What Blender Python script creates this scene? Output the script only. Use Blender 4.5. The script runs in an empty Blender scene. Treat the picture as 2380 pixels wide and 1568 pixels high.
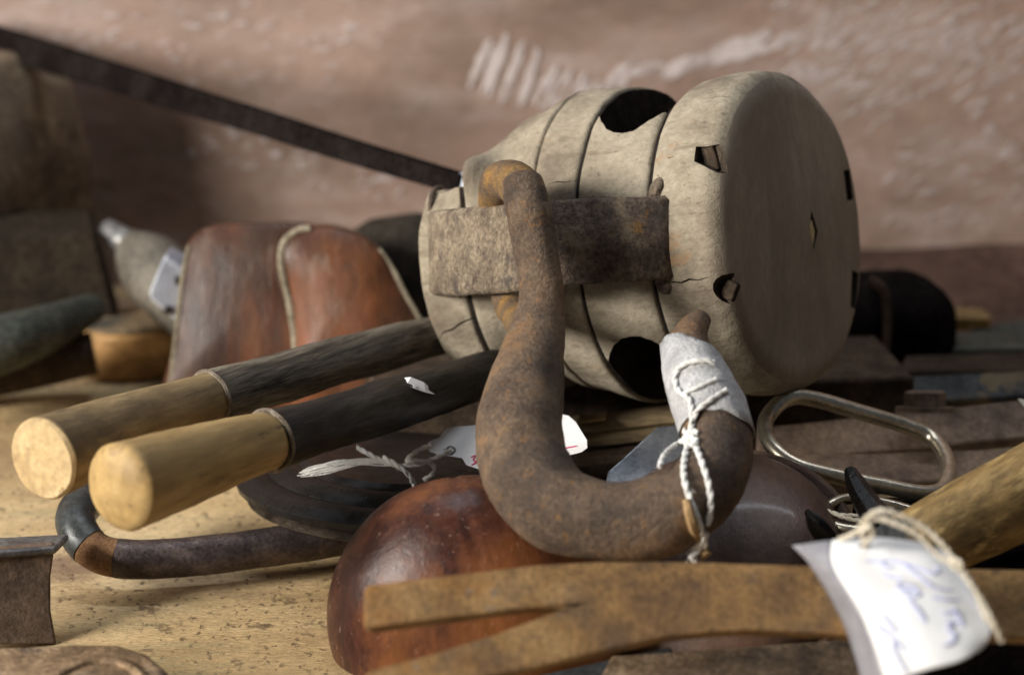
import bpy, bmesh, math, random
from mathutils import Vector, Matrix, noise
from mathutils.bvhtree import BVHTree
random.seed(7)
R = math.radians
scene = bpy.context.scene
COL = scene.collection

# ---------------------------------------------------------------- camera
PITCH, CAMH, LENS = R(17), 0.37, 75.0
FPX = 2380 * LENS / 36.0
CF = Vector((0, math.cos(PITCH), -math.sin(PITCH)))
CU = Vector((0, math.sin(PITCH), math.cos(PITCH)))
CX = Vector((1, 0, 0))
CPOS = Vector((0, 0, CAMH))
cd = bpy.data.cameras.new('camera'); cam = bpy.data.objects.new('camera', cd); COL.objects.link(cam)
cam.location = CPOS; cam.rotation_euler = (R(90) - PITCH, 0, 0)
cd.lens = LENS; cd.sensor_width = 36; cd.clip_start = 0.01; cd.clip_end = 50
cd.dof.use_dof = True; cd.dof.focus_distance = 0.872; cd.dof.aperture_fstop = 6.0
scene.camera = cam

# ---------------------------------------------------------------- light
w = bpy.data.worlds.new('World'); scene.world = w; w.use_nodes = True
w.node_tree.nodes['Background'].inputs[0].default_value = (0.80, 0.88, 1.0, 1)
w.node_tree.nodes['Background'].inputs[1].default_value = 0.085
def area(name, pos, target, size, power, col):
    l = bpy.data.lights.new(name, 'AREA'); l.shape = 'RECTANGLE'; l.size, l.size_y = size; l.energy = power; l.color = col
    o = bpy.data.objects.new(name, l); COL.objects.link(o); o.location = pos
    o.rotation_euler = (Vector(target) - Vector(pos)).to_track_quat('-Z', 'Y').to_euler()
    return o
area('window_light', (-1.40, 0.12, 0.66), (0.02, 0.95, 0.08), (0.56, 0.46), 54, (1.0, 0.955, 0.88))
area('ceiling_light', (0.10, 1.15, 1.5), (0.1, 1.0, 0.05), (1.3, 0.06), 9, (0.88, 0.93, 1.0))
scene.view_settings.view_transform = 'Standard'; scene.view_settings.look = 'None'
scene.view_settings.exposure = 0.0; scene.view_settings.gamma = 1.0

# ---------------------------------------------------------------- helpers
def P(u, v, d):
    return CPOS + d * (CF + (u - 1190) / FPX * CX - (v - 784) / FPX * CU)
def S(d): return d / FPX
def G(u, v, z=0.0):
    r = CF + (u - 1190) / FPX * CX - (v - 784) / FPX * CU
    return CPOS + r * ((z - CAMH) / r.z)
def cr(pts, n):
    out = []; m = len(pts)
    for i in range(m - 1):
        p0, p1, p2, p3 = pts[max(i - 1, 0)], pts[i], pts[i + 1], pts[min(i + 2, m - 1)]
        for k in range(n):
            t = k / n
            out.append(0.5 * ((2 * p1) + (p2 - p0) * t + (2 * p0 - 5 * p1 + 4 * p2 - p3) * t * t + (3 * p1 - p0 - 3 * p2 + p3) * t ** 3))
    out.append(pts[-1]); return out
def crc(pts, n):
    m = len(pts); out = []
    for i in range(m):
        p0, p1, p2, p3 = pts[i - 1], pts[i], pts[(i + 1) % m], pts[(i + 2) % m]
        for k in range(n):
            t = k / n
            out.append(0.5 * ((2 * p1) + (p2 - p0) * t + (2 * p0 - 5 * p1 + 4 * p2 - p3) * t * t + (3 * p1 - p0 - 3 * p2 + p3) * t ** 3))
    return out
def lerp_tab(tab, x):
    if x <= tab[0][0]: return tab[0][1]
    for (a, b), (c, d) in zip(tab, tab[1:]):
        if x <= c:
            t = (x - a) / (c - a); t = t * t * (3 - 2 * t)
            return b + (d - b) * t
    return tab[-1][1]

class Geo:
    def __init__(s): s.v = []; s.f = []
    def add(s, vs, fs):
        o = len(s.v); s.v += [Vector(p) for p in vs]; s.f += [tuple(i + o for i in f) for f in fs]
    def rings(s, rings, closed=False, cap0=True, cap1=True):
        o = len(s.v); n = len(rings[0])
        for r in rings: s.v += [Vector(p) for p in r]
        m = len(rings)
        for i in range(m if closed else m - 1):
            a, b = o + i * n, o + ((i + 1) % m) * n
            for k in range(n):
                s.f.append((a + k, a + (k + 1) % n, b + (k + 1) % n, b + k))
        if not closed:
            for fl, ri, rev in ((cap0, 0, True), (cap1, m - 1, False)):
                if fl:
                    c = len(s.v); s.v.append(sum((Vector(p) for p in rings[ri]), Vector()) / n)
                    b = o + ri * n
                    for k in range(n):
                        q = (b + k, b + (k + 1) % n, c)
                        s.f.append(q[::-1] if rev else q)
        return s
    def sweep(s, pts, rad, seg=16, n=6, closed=False, flat=1.0, nrm=None, round_caps=0.0, smooth=True, cap=True):
        pts = [Vector(p) for p in pts]
        if not hasattr(rad, '__len__'): rad = [rad] * len(pts)
        if smooth:
            rr = [Vector((x, 0, 0)) for x in rad]
            if closed: C, Q = crc(pts, n), [p.x for p in crc(rr, n)]
            else: C, Q = cr(pts, n), [p.x for p in cr(rr, n)]
        else: C, Q = pts, list(rad)
        m = len(C); T = []
        for i in range(m):
            if closed: t = C[(i + 1) % m] - C[i - 1]
            else: t = C[min(i + 1, m - 1)] - C[max(i - 1, 0)]
            T.append(t.normalized())
        if nrm is None:
            nrm = Vector((0, 0, 1)) if abs(T[0].z) < 0.9 else Vector((1, 0, 0))
        N = (nrm - T[0] * nrm.dot(T[0])).normalized(); fr = []
        for i in range(m):
            N = (N - T[i] * N.dot(T[i])).normalized(); fr.append((N.copy(), T[i].cross(N)))
        rings = []
        def ring(c, N, B, r): return [c + N * (math.cos(a) * r) + B * (math.sin(a) * r * flat) for a in (2 * math.pi * k / seg for k in range(seg))]
        if round_caps and not closed:
            for k in range(5):
                a = math.pi / 2 * k / 5
                rings.append(ring(C[0] - T[0] * Q[0] * round_caps * math.cos(a), *fr[0], max(Q[0] * math.sin(a), 1e-5)))
        for i in range(m): rings.append(ring(C[i], *fr[i], Q[i]))
        if round_caps and not closed:
            for k in range(4, -1, -1):
                a = math.pi / 2 * k / 5
                rings.append(ring(C[-1] + T[-1] * Q[-1] * round_caps * math.cos(a), *fr[-1], max(Q[-1] * math.sin(a), 1e-5)))
        s.rings(rings, closed, cap, cap); s.curve = (C, Q); return s
    def prism(s, top, ext):
        """closed outline (world points) extruded by a vector"""
        n = len(top); o = len(s.v); ext = Vector(ext)
        s.v += [Vector(p) for p in top] + [Vector(p) + ext for p in top]
        s.f.append(tuple(range(o, o + n))); s.f.append(tuple(range(o + 2 * n - 1, o + n - 1, -1)))
        for k in range(n): s.f.append((o + (k + 1) % n, o + k, o + n + k, o + n + (k + 1) % n))
        return s
    def box(s, c, ax, ay, az):
        c, ax, ay, az = Vector(c), Vector(ax), Vector(ay), Vector(az)
        vs = [c + i * ax + j * ay + k * az for i in (-1, 1) for j in (-1, 1) for k in (-1, 1)]
        s.add(vs, [(0, 1, 3, 2), (4, 6, 7, 5), (0, 4, 5, 1), (2, 3, 7, 6), (0, 2, 6, 4), (1, 5, 7, 3)]); return s
    def lathe(s, c, axis, prof, seg=48, sx=1.0, sy=1.0, xdir=None):
        axis = Vector(axis).normalized(); c = Vector(c)
        x = Vector(xdir) if xdir is not None else (Vector((1, 0, 0)) if abs(axis.x) < 0.9 else Vector((0, 1, 0)))
        x = (x - axis * x.dot(axis)).normalized(); y = axis.cross(x)
        s.rings([[c + axis * h + x * (math.cos(a) * r * sx) + y * (math.sin(a) * r * sy) for a in (2 * math.pi * k / seg for k in range(seg))] for h, r in prof]); return s
    def wobble(s, amp, sc, seed=0):
        o = Vector((seed * 3.1, seed * 1.7, seed * 5.3))
        s.v = [p + amp * noise.noise_vector(p * sc + o) for p in s.v]; return s
    def build(s, name, mat, parent=None, smooth=True, bevel=0, sub=0, sharp=35, recalc=True, bseg=2):
        c = Vector(parent.location) if parent and parent.parent is None else None
        if parent and parent.parent: c = Vector(parent.parent.location) + Vector(parent.location)
        if c is None:
            xs, ys, zs = [p.x for p in s.v], [p.y for p in s.v], [p.z for p in s.v]
            c = Vector(((min(xs) + max(xs)) / 2, (min(ys) + max(ys)) / 2, min(zs)))
        me = bpy.data.meshes.new(name); me.from_pydata([p - c for p in s.v], [], s.f)
        if recalc:
            bm = bmesh.new(); bm.from_mesh(me); bmesh.ops.recalc_face_normals(bm, faces=bm.faces); bm.to_mesh(me); bm.free()
        me.materials.append(mat); o = bpy.data.objects.new(name, me); COL.objects.link(o)
        if parent: o.parent = parent
        else: o.location = c
        if smooth:
            for p in me.polygons: p.use_smooth = True
            me.set_sharp_from_angle(angle=R(sharp))
        if bevel:
            b = o.modifiers.new('bevel', 'BEVEL'); b.width = bevel; b.segments = bseg; b.limit_method = 'ANGLE'; b.angle_limit = R(40)
        if sub:
            b = o.modifiers.new('sub', 'SUBSURF'); b.levels = sub; b.render_levels = sub
        return o
def thing(name, label, cat, loc, group=None):
    o = bpy.data.objects.new(name, None); COL.objects.link(o); o.location = loc; o.empty_display_size = 0.01
    o['label'] = label; o['category'] = cat
    if group: o['group'] = group
    return o
def tag(o, label, cat, group=None):
    o['label'] = label; o['category'] = cat
    if group: o['group'] = group
    return o
def apply_bool(o, cutters, cm='dark_wood'):
    cs = []
    for g in cutters:
        c = g.build('cutter', M[cm], None, smooth=False); cs.append(c)
    for c in cs:
        m = o.modifiers.new('cut', 'BOOLEAN'); m.object = c; m.operation = 'DIFFERENCE'; m.solver = 'EXACT'; m.material_mode = 'TRANSFER'
    bpy.context.view_layer.update()
    dg = bpy.context.evaluated_depsgraph_get()
    me = bpy.data.meshes.new_from_object(o.evaluated_get(dg))
    o.modifiers.clear(); o.data = me
    for c in cs: bpy.data.objects.remove(c, do_unlink=True)
    for p in me.polygons: p.use_smooth = True
    me.set_sharp_from_angle(angle=R(38))

# ---------------------------------------------------------------- materials
def mat(name, cols, sc=60, stretch=(1, 1, 1), axis=None, rough=0.6, metal=0.0, bump=0.3, bdist=0.001, spots=(), spec=0.3,
        rvar=0.2, fine=0.35, lo=0.38, hi=0.62, coat=0.0, finesc=7.0, trans=0.0, grainbump=0.0):
    m = bpy.data.materials.new(name); m.use_nodes = True; nt = m.node_tree; N = nt.nodes; L = nt.links
    bs = N['Principled BSDF']; tc = N.new('ShaderNodeTexCoord'); co = tc.outputs['Object']
    raw = co
    if axis is not None:
        q = Vector((1, 0, 0)).rotation_difference(Vector(axis).normalized()).inverted().to_euler()
        mp = N.new('ShaderNodeMapping'); mp.inputs['Rotation'].default_value = q; L.new(co, mp.inputs[0]); co = mp.outputs[0]
    mp = N.new('ShaderNodeMapping'); mp.inputs['Scale'].default_value = stretch; L.new(co, mp.inputs[0]); co = mp.outputs[0]
    def nz(scale, detail=8, rg=0.62, src=None):
        n = N.new('ShaderNodeTexNoise'); n.inputs['Scale'].default_value = scale; n.inputs['Detail'].default_value = detail
        n.inputs['Roughness'].default_value = rg; L.new(src or co, n.inputs['Vector']); return n.outputs['Fac']
    def ramp(src, pts):
        r = N.new('ShaderNodeValToRGB'); e = r.color_ramp.elements
        while len(e) < len(pts): e.new(0.5)
        for el, (p, c) in zip(e, pts): el.position = p; el.color = (*c, 1) if len(c) == 3 else c
        L.new(src, r.inputs[0]); return r.outputs[0]
    base = nz(sc)
    k = len(cols)
    c = ramp(base, [(lo + (hi - lo) * i / max(k - 1, 1), cc) for i, cc in enumerate(cols)])
    fn = nz(sc * finesc, 6, 0.7)
    def mix(a, b, fac, mode='MIX'):
        x = N.new('ShaderNodeMix'); x.data_type = 'RGBA'; x.blend_type = mode
        if isinstance(fac, float): x.inputs['Factor'].default_value = fac
        else: L.new(fac, x.inputs['Factor'])
        L.new(a, x.inputs[6]) if not isinstance(a, tuple) else setattr(x.inputs[6], 'default_value', (*a, 1))
        L.new(b, x.inputs[7]) if not isinstance(b, tuple) else setattr(x.inputs[7], 'default_value', (*b, 1))
        return x.outputs[2]
    if fine:
        g = ramp(fn, [(0.38, (1 - fine,) * 3), (0.62, (1 + fine * 0.8,) * 3)])
        c = mix(c, g, 1.0, 'MULTIPLY')
    for sp in spots:
        ssc, a, b, colr = sp[:4]; amt = sp[4] if len(sp) > 4 else 1.0; st = sp[5] if len(sp) > 5 else None
        src = co
        if st:
            mq = N.new('ShaderNodeMapping'); mq.inputs['Scale'].default_value = st; mq.inputs['Location'].default_value = (ssc * .013, .37, .11)
            L.new(raw if axis is None else mp.inputs[0].links[0].from_socket, mq.inputs[0]); src = mq.outputs[0]
        f = ramp(nz(ssc, 6, 0.65, src), [(a, (0, 0, 0)), (b, (amt,) * 3)])
        c = mix(c, colr, f)
    L.new(c, bs.inputs['Base Color'])
    rr = N.new('ShaderNodeMapRange'); rr.inputs[3].default_value = max(rough - rvar, 0.04); rr.inputs[4].default_value = min(rough + rvar, 1)
    rr.inputs[1].default_value = 0.3; rr.inputs[2].default_value = 0.7
    L.new(nz(sc * 2.3, 5), rr.inputs[0]); L.new(rr.outputs[0], bs.inputs['Roughness'])
    bs.inputs['Metallic'].default_value = metal; bs.inputs['Specular IOR Level'].default_value = spec
    if coat: bs.inputs['Coat Weight'].default_value = coat; bs.inputs['Coat Roughness'].default_value = 0.12
    if trans: bs.inputs['Transmission Weight'].default_value = trans
    if bump:
        ad = N.new('ShaderNodeMath'); ad.operation = 'ADD'; L.new(fn, ad.inputs[0])
        L.new(base, ad.inputs[1])
        b = N.new('ShaderNodeBump'); b.inputs['Strength'].default_value = min(bump * 1.5, 1); b.inputs['Distance'].default_value = bdist * 1.6
        L.new(ad.outputs[0], b.inputs['Height']); L.new(b.outputs[0], bs.inputs['Normal'])
    m['bs'] = 0
    return m

AANG = R(33)
BA = (math.cos(AANG) * CX - math.sin(AANG) * CF)
BC_R, BC_L = P(1850, 537, 0.93), P(1165, 590, 1.014)
BA = (BC_R - BC_L).normalized()
BH = (math.sin(AANG) * CX + math.cos(AANG) * CF); BH = (BH - BA * BH.dot(BA)).normalized()
BU = BH.cross(BA) * -1
if BU.z < 0: BU = -BU
BLEN = (BC_R - BC_L).length

M = {}
M['block_wood'] = mat('weathered_block_wood', [(.19, .155, .115), (.295, .25, .185), (.355, .305, .23), (.39, .34, .26)], sc=22, stretch=(.7, 1, 1), axis=BA, rough=.85, bump=.5, bdist=.0008, fine=.16, spec=.2, finesc=18,
    spots=[(20, .50, .68, (.165, .13, .095), .8, (.7, 1, 1)), (180, .585, .66, (.15, .115, .078), .5, (.12, 1.5, 1.5)), (420, .61, .67, (.10, .075, .05), .6), (52, .62, .68, (.33, .18, .08), .45)])
M['block_end'] = mat('end_face_wood', [(.225, .18, .14), (.295, .24, .187), (.335, .277, .22)], sc=14, stretch=(.5, 1.3, 1.3), axis=BU, rough=.8, bump=.3, bdist=.0006, fine=.10, spec=.3, finesc=22,
    spots=[(16, .51, .68, (.20, .155, .115), .7, (.7, 1, 1)), (260, .60, .68, (.16, .125, .09), .4, (.12, 1.4, 1.4))])
M['pocket_wood'] = mat('dark_pocket_wood', [(.05, .036, .026), (.12, .088, .062)], sc=160, rough=.9, bump=.7)  # darker brown for the cut faces of the pockets
M['strap'] = mat('rusted_strap_iron', [(.075, .055, .045), (.135, .098, .075), (.20, .155, .11)], sc=70, rough=.75, metal=.15, bump=.7, bdist=.0008, spots=[(55, .57, .68, (.30, .23, .15), .8), (40, .66, .72, (.34, .17, .04), .7)], fine=.45)
M['strap_lit'] = mat('lit_strap_iron', [(.13, .098, .074), (.215, .168, .12), (.28, .225, .16)], sc=75, rough=.85, metal=.0, bump=.7, bdist=.0008, spots=[(90, .55, .66, (.07, .055, .05), .85)], fine=.45)  # same strap iron, coloured paler for the half that catches the light
M['hook'] = mat('rusted_hook_iron', [(.075, .054, .041), (.135, .093, .064), (.195, .138, .092)], sc=34, rough=.58, metal=.18, bump=.9, bdist=.0009, fine=.32, finesc=15,
    spots=[(34, .55, .66, (.27, .135, .045), .6), (18, .52, .66, (.19, .105, .056), .6), (240, .58, .65, (.34, .165, .05), .5), (120, .55, .66, (.07, .052, .043), .65)])
M['orange_rust'] = mat('orange_rust', [(.095, .066, .047), (.14, .095, .06), (.20, .123, .055), (.29, .16, .05)], sc=55, rough=.8, bump=.8, bdist=.0007, fine=.3, finesc=14, spots=[(170, .55, .68, (.10, .07, .048), .6)])
M['dark'] = mat('black_hollow', [(.012, .010, .009), (.03, .024, .02)], sc=60, rough=.9, bump=.2, spec=.08)
M['dark_wood'] = mat('dark_wood_slot_shade', [(.035, .025, .018), (.075, .052, .036)], sc=60, rough=.8, spec=.08)  # dark wood, also painted on the rope slot walls as their shade
M['crack'] = M['dark']
M['wall'] = mat('reddish_board', [(.21, .145, .112), (.305, .208, .165), (.38, .265, .215)], sc=4.5, stretch=(1, 1, 1.4), rough=.85, bump=.3, bdist=.002, fine=.10, spec=.2, finesc=9,
    spots=[(11, .50, .70, (.42, .335, .30), .6, (.8, 1, 1.5)), (30, .50, .68, (.48, .40, .375), .5, (.4, 1, 1.5)), (6, .50, .66, (.17, .12, .09), .6), (60, .60, .72, (.16, .105, .08), .35, (.6, 1, 1.3))])
M['bench'] = mat('pale_bench_wood', [(.39, .26, .125), (.56, .40, .205), (.67, .505, .29)], sc=7, stretch=(.6, 1.6, 1), axis=(1, .12, 0), rough=.75, bump=.5, bdist=.0009, fine=.2, spec=.2, finesc=60,
    spots=[(4, .49, .60, (.36, .245, .14), .6, (.7, 1.8, 1)), (8, .53, .62, (.24, .16, .11), .8, (.8, 1.8, 1)), (330, .585, .63, (.13, .085, .05), .85, (.8, .6, 1)), (110, .60, .65, (.16, .105, .06), .8, (.8, .7, 1)), (13, .54, .66, (.33, .305, .175), .65, (.4, 2.2, 1))])
HAX = P(487, 925, .875) - P(105, 1065, .80)
M['grip'] = mat('pale_handle_wood', [(.27, .175, .070), (.38, .255, .105), (.46, .325, .15)], sc=24, stretch=(.25, 1.2, 1.2), axis=HAX, rough=.55, bump=.15, bdist=.0006, fine=.14, spots=[(30, .58, .66, (.13, .09, .055), .7), (130, .56, .68, (.22, .15, .07), .6, (.1, 1.5, 1.5)), (260, .61, .67, (.10, .07, .045), .6)])
M['grip_dirty'] = mat('grimy_handle_wood', [(.12, .085, .045), (.25, .175, .085), (.38, .275, .14)], sc=24, stretch=(.3, 1.2, 1.2), axis=HAX, rough=.65, bump=.2, bdist=.0006, fine=.22, spots=[(24, .52, .63, (.07, .052, .036), .8, (.5, 1, 1)), (150, .55, .66, (.09, .065, .04), .6, (.1, 1.5, 1.5))])
M['grip_end'] = mat('handle_end_grain', [(.38, .265, .13), (.46, .335, .175), (.53, .40, .22)], sc=40, rough=.7, bump=.2, bdist=.0006, fine=.2, spots=[(110, .60, .64, (.2, .13, .07), .8)])
M['sleeve'] = mat('rough_dark_wood', [(.035, .029, .022), (.145, .122, .092), (.27, .235, .18)], sc=60, stretch=(.12, 1.3, 1.3), axis=HAX, rough=.65, bump=.8, bdist=.001, fine=.5, spots=[(90, .52, .62, (.22, .19, .145), .6, (.12, 1.4, 1.4)), (40, .54, .66, (.03, .024, .018), .8, (.4, 1, 1))])
M['sleeve_black'] = mat('black_smooth_sleeve', [(.010, .009, .008), (.026, .022, .018), (.055, .046, .036)], sc=50, stretch=(.25, 1.2, 1.2), axis=HAX, rough=.48, bump=.4, bdist=.0006, fine=.45)
M['ferrule'] = mat('worn_ferrule_edge', [(.12, .09, .06), (.26, .22, .18)], sc=200, rough=.5, metal=.3)
M['rod'] = mat('dark_iron_rod', [(.055, .042, .042), (.085, .066, .064), (.12, .09, .08)], sc=90, rough=.36, metal=.55, bump=.25, bdist=.0005, fine=.35, spots=[(80, .64, .72, (.14, .08, .05), .7)])
M['rod_rust'] = mat('rust_band', [(.15, .075, .035), (.26, .14, .065)], sc=160, rough=.85, bump=.6, bdist=.0005)
M['rod_black'] = mat('black_rod_end', [(.02, .022, .022), (.05, .055, .055)], sc=60, rough=.35, bump=.1)
M['black_gloss'] = mat('black_gloss', [(.006, .006, .006), (.013, .012, .012)], sc=60, rough=.32, bump=.25, bdist=.0006, rvar=.12, spec=.22, fine=.3, spots=[(180, .70, .74, (.22, .20, .16), .6)])
M['black_brown'] = mat('black_brown_edge', [(.03, .022, .017), (.075, .055, .04)], sc=90, rough=.45, stretch=(1, 1, 4))
M['mahogany'] = mat('varnished_mahogany', [(.035, .013, .010), (.080, .028, .016), (.150, .058, .026)], sc=16, stretch=(.8, 1, .5), rough=.33, rvar=.1, bump=.25, bdist=.0006, fine=.28, finesc=20, spots=[(90, .52, .62, (.028, .012, .010), .75, (1.2, 1.2, .12)), (11, .47, .60, (.24, .085, .025), .7), (500, .62, .66, (.30, .20, .15), .4)])
M['plum'] = mat('dark_plum_brown', [(.040, .022, .017), (.072, .040, .029), (.11, .062, .042)], sc=18, stretch=(1, .4, 1), rough=.42, rvar=.08, bump=.2, bdist=.0006, fine=.2, finesc=20, coat=.08, spots=[(120, .58, .66, (.15, .10, .075), .4, (.2, 1.4, 1))])
M['case'] = mat('brown_case_wood', [(.03, .014, .009), (.082, .032, .016), (.14, .054, .022)], sc=13, stretch=(1.4, 1, .4), rough=.42, bump=.25, bdist=.001, fine=.14, finesc=16, spots=[(17, .50, .66, (.045, .028, .02), .75, (1.4, 1, .5)), (60, .59, .70, (.20, .155, .125), .4, (1.6, 1, .5)), (12, .56, .66, (.20, .062, .024), .55)])
M['piping'] = mat('pale_leather_edge', [(.17, .14, .095), (.29, .25, .18)], sc=60, rough=.75)
M['claw'] = mat('tan_rusted_iron', [(.16, .088, .038), (.265, .15, .056), (.34, .205, .085)], sc=34, rough=.62, metal=.2, bump=1.0, bdist=.0012, fine=.32, finesc=14, spots=[(50, .54, .66, (.12, .075, .045), .65), (22, .55, .66, (.36, .165, .042), .65), (180, .57, .65, (.085, .056, .037), .6), (90, .64, .70, (.36, .31, .24), .5)])
M['rust_flat'] = mat('mottled_rusty_iron', [(.16, .105, .062), (.27, .18, .105), (.38, .27, .17)], sc=60, rough=.7, metal=.15, bump=.5, bdist=.0008, fine=.35, spots=[(50, .56, .66, (.05, .046, .045), .8), (80, .64, .71, (.30, .19, .08), .6)])
M['rust_brown'] = mat('brown_rusty_iron', [(.12, .082, .06), (.175, .122, .088), (.22, .155, .11)], sc=60, rough=.7, metal=.15, bump=.4, bdist=.0006, fine=.3, spots=[(90, .62, .72, (.08, .055, .045), .6)])
M['steel_dark'] = mat('dark_steel', [(.03, .033, .035), (.06, .064, .066)], sc=50, rough=.6, metal=.1, bump=.2, spec=.1, spots=[(40, .56, .64, (.17, .125, .07), .8)])
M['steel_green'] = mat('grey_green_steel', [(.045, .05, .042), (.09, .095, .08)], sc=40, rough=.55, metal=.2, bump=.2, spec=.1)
M['steel_grey'] = mat('dull_grey_steel', [(.12, .12, .125), (.24, .235, .23)], sc=50, rough=.45, metal=.5, bump=.2)
M['chrome'] = mat('worn_nickel', [(.40, .35, .27), (.58, .52, .42)], sc=80, rough=.32, rvar=.06, metal=.95, bump=.1, bdist=.0003, fine=.15, spots=[(120, .62, .70, (.12, .075, .04), .6)])
M['blade'] = mat('polished_blade', [(.24, .26, .30), (.36, .38, .42)], sc=60, rough=.28, rvar=.06, metal=.7, bump=.05, fine=.15, spots=[(60, .62, .70, (.12, .08, .06), .6)])
M['slat'] = mat('old_rule_wood', [(.16, .12, .07), (.29, .215, .125), (.40, .30, .17)], sc=60, stretch=(.2, 1, 1), rough=.6, spots=[(30, .56, .66, (.06, .058, .05), .8, (.4, 1, 1))])
M['brass'] = mat('dull_brass', [(.20, .13, .05), (.36, .25, .10)], sc=80, rough=.5, metal=.5)
M['yellow_handle'] = mat('worn_yellow_wood', [(.15, .095, .035), (.27, .175, .065), (.37, .255, .11)], sc=45, stretch=(.22, 1.2, 1.2), axis=(P(2480, 1090, .86) - P(2110, 1270, .80)), rough=.55, bump=.35, bdist=.0008, fine=.35, spots=[(130, .54, .62, (.52, .37, .16), .75, (.35, 1, 1)), (60, .58, .7, (.10, .07, .04), .7), (60, .71, .74, (.62, .60, .55), .8)])
M['paper'] = mat('white_tag_paper', [(.76, .76, .77), (.82, .82, .82)], sc=40, rough=.8, bump=.08, fine=.03, spots=[(22, .66, .78, (.70, .62, .50), .35)])
M['tape'] = mat('grey_white_tape', [(.42, .415, .425), (.55, .545, .55), (.65, .645, .645)], sc=90, rough=.5, bump=.6, bdist=.0012, fine=.15, spots=[(110, .62, .70, (.33, .30, .29), .6), (140, .70, .74, (.28, .14, .07), .7)])
M['string'] = mat('white_cotton', [(.70, .69, .66), (.82, .81, .78)], sc=300, rough=.9, bump=.4, bdist=.0004, fine=.15)
M['cream_string'] = mat('cream_cotton', [(.60, .53, .41), (.76, .70, .58)], sc=300, rough=.9, bump=.4, bdist=.0004, fine=.15)
M['blue_ink'] = mat('blue_ink', [(.40, .43, .72), (.52, .55, .80)], sc=200, rough=.7, bump=0, fine=.1)
M['red_ink'] = mat('red_ink', [(.55, .06, .16), (.65, .12, .22)], sc=200, rough=.7, bump=0, fine=.1)
M['straw'] = mat('dry_straw', [(.32, .20, .09), (.48, .32, .16)], sc=150, rough=.7)
M['left_wood'] = mat('old_mallet_wood', [(.085, .057, .037), (.165, .115, .073), (.235, .175, .115)], sc=22, rough=.7, bump=.2, spots=[(20, .55, .68, (.075, .055, .045), .7)])
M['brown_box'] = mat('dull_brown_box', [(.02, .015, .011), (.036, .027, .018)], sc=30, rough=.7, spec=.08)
M['orange_wood'] = mat('orange_wood', [(.30, .16, .055), (.42, .245, .095)], sc=30, rough=.55, stretch=(.4, 1, 1))
M['orange_wood_top'] = mat('grimy_orange_top', [(.07, .062, .05), (.20, .145, .085), (.26, .18, .10)], sc=32, rough=.7)
M['pale_metal'] = mat('pale_blue_metal', [(.42, .45, .52), (.54, .57, .63)], sc=50, rough=.5, metal=.2, bump=.1, fine=.1)
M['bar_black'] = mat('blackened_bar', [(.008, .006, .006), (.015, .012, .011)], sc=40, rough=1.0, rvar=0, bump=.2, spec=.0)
M['foot_shade'] = mat('wall_foot_shade', [(.055, .032, .024), (.09, .053, .04)], sc=20, rough=.75, bump=.2, spec=.08)  # dark tone that stands for shade at the foot of the wall
M['cone_grey'] = mat('dull_cone_metal', [(.10, .088, .072), (.18, .16, .13)], sc=40, rough=.6, metal=.1)
M['fold_shade'] = mat('grey_fold_shade', [(.20, .20, .225), (.29, .29, .32)], sc=50, rough=.45, fine=.1, bump=.1)  # grey that paints the shade on the tag's turned-back fold
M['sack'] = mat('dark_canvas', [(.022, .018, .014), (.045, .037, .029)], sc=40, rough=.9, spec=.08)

# ---------------------------------------------------------------- bench and wall
g = Geo(); g.box((0.1, .66, -.015), (1.3, 0, 0), (0, .70, 0), (0, 0, .015))
bench = g.build('workbench', M['bench'], bevel=.002)
tag(bench, 'pale yellow wooden bench top, stained and pitted, under all the tools', 'bench')
g = Geo()
nx, nz_ = 60, 24
WALLY = 1.325
for j in range(nz_ + 1):
    for i in range(nx + 1):
        x = -1.2 + 2.6 * i / nx; z = -.03 + .8 * j / nz_
        g.v.append(Vector((x, WALLY + .0008 * noise.noise(Vector((x * 2, 0, z * 6))), z)))
for j in range(nz_):
    for i in range(nx):
        a = j * (nx + 1) + i; g.f.append((a, a + 1, a + nx + 2, a + nx + 1))
n0 = len(g.v)
g.box((.1, WALLY + .03, .37), (1.3, 0, 0), (0, .012, 0), (0, 0, .40))
wall = g.build('board_wall', M['wall'], recalc=False)
tag(wall, 'reddish brown board wall behind the tools with pale scraped marks', 'wall')
# pale scrape marks on the wall
mk = bpy.data.materials.new('pale_scrape'); mk.use_nodes = True
nt = mk.node_tree; bs = nt.nodes['Principled BSDF']; bs.inputs['Base Color'].default_value = (.62, .54, .525, 1); bs.inputs['Roughness'].default_value = .9
tcn = nt.nodes.new('ShaderNodeTexCoord'); nn = nt.nodes.new('ShaderNodeTexNoise'); nn.inputs['Scale'].default_value = 75; nn.inputs['Detail'].default_value = 5
rp = nt.nodes.new('ShaderNodeValToRGB'); rp.color_ramp.elements[0].position = .26; rp.color_ramp.elements[1].position = .54; rp.color_ramp.elements[1].color = (.9, .9, .9, 1)
nt.links.new(tcn.outputs['Object'], nn.inputs['Vector']); nt.links.new(nn.outputs['Fac'], rp.inputs[0]); nt.links.new(rp.outputs[0], bs.inputs['Alpha'])
def on_wall(u, v, off=.006):
    r = CF + (u - 1190) / FPX * CX - (v - 784) / FPX * CU
    return CPOS + r * ((WALLY - off) / r.y)
g = Geo()
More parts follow.
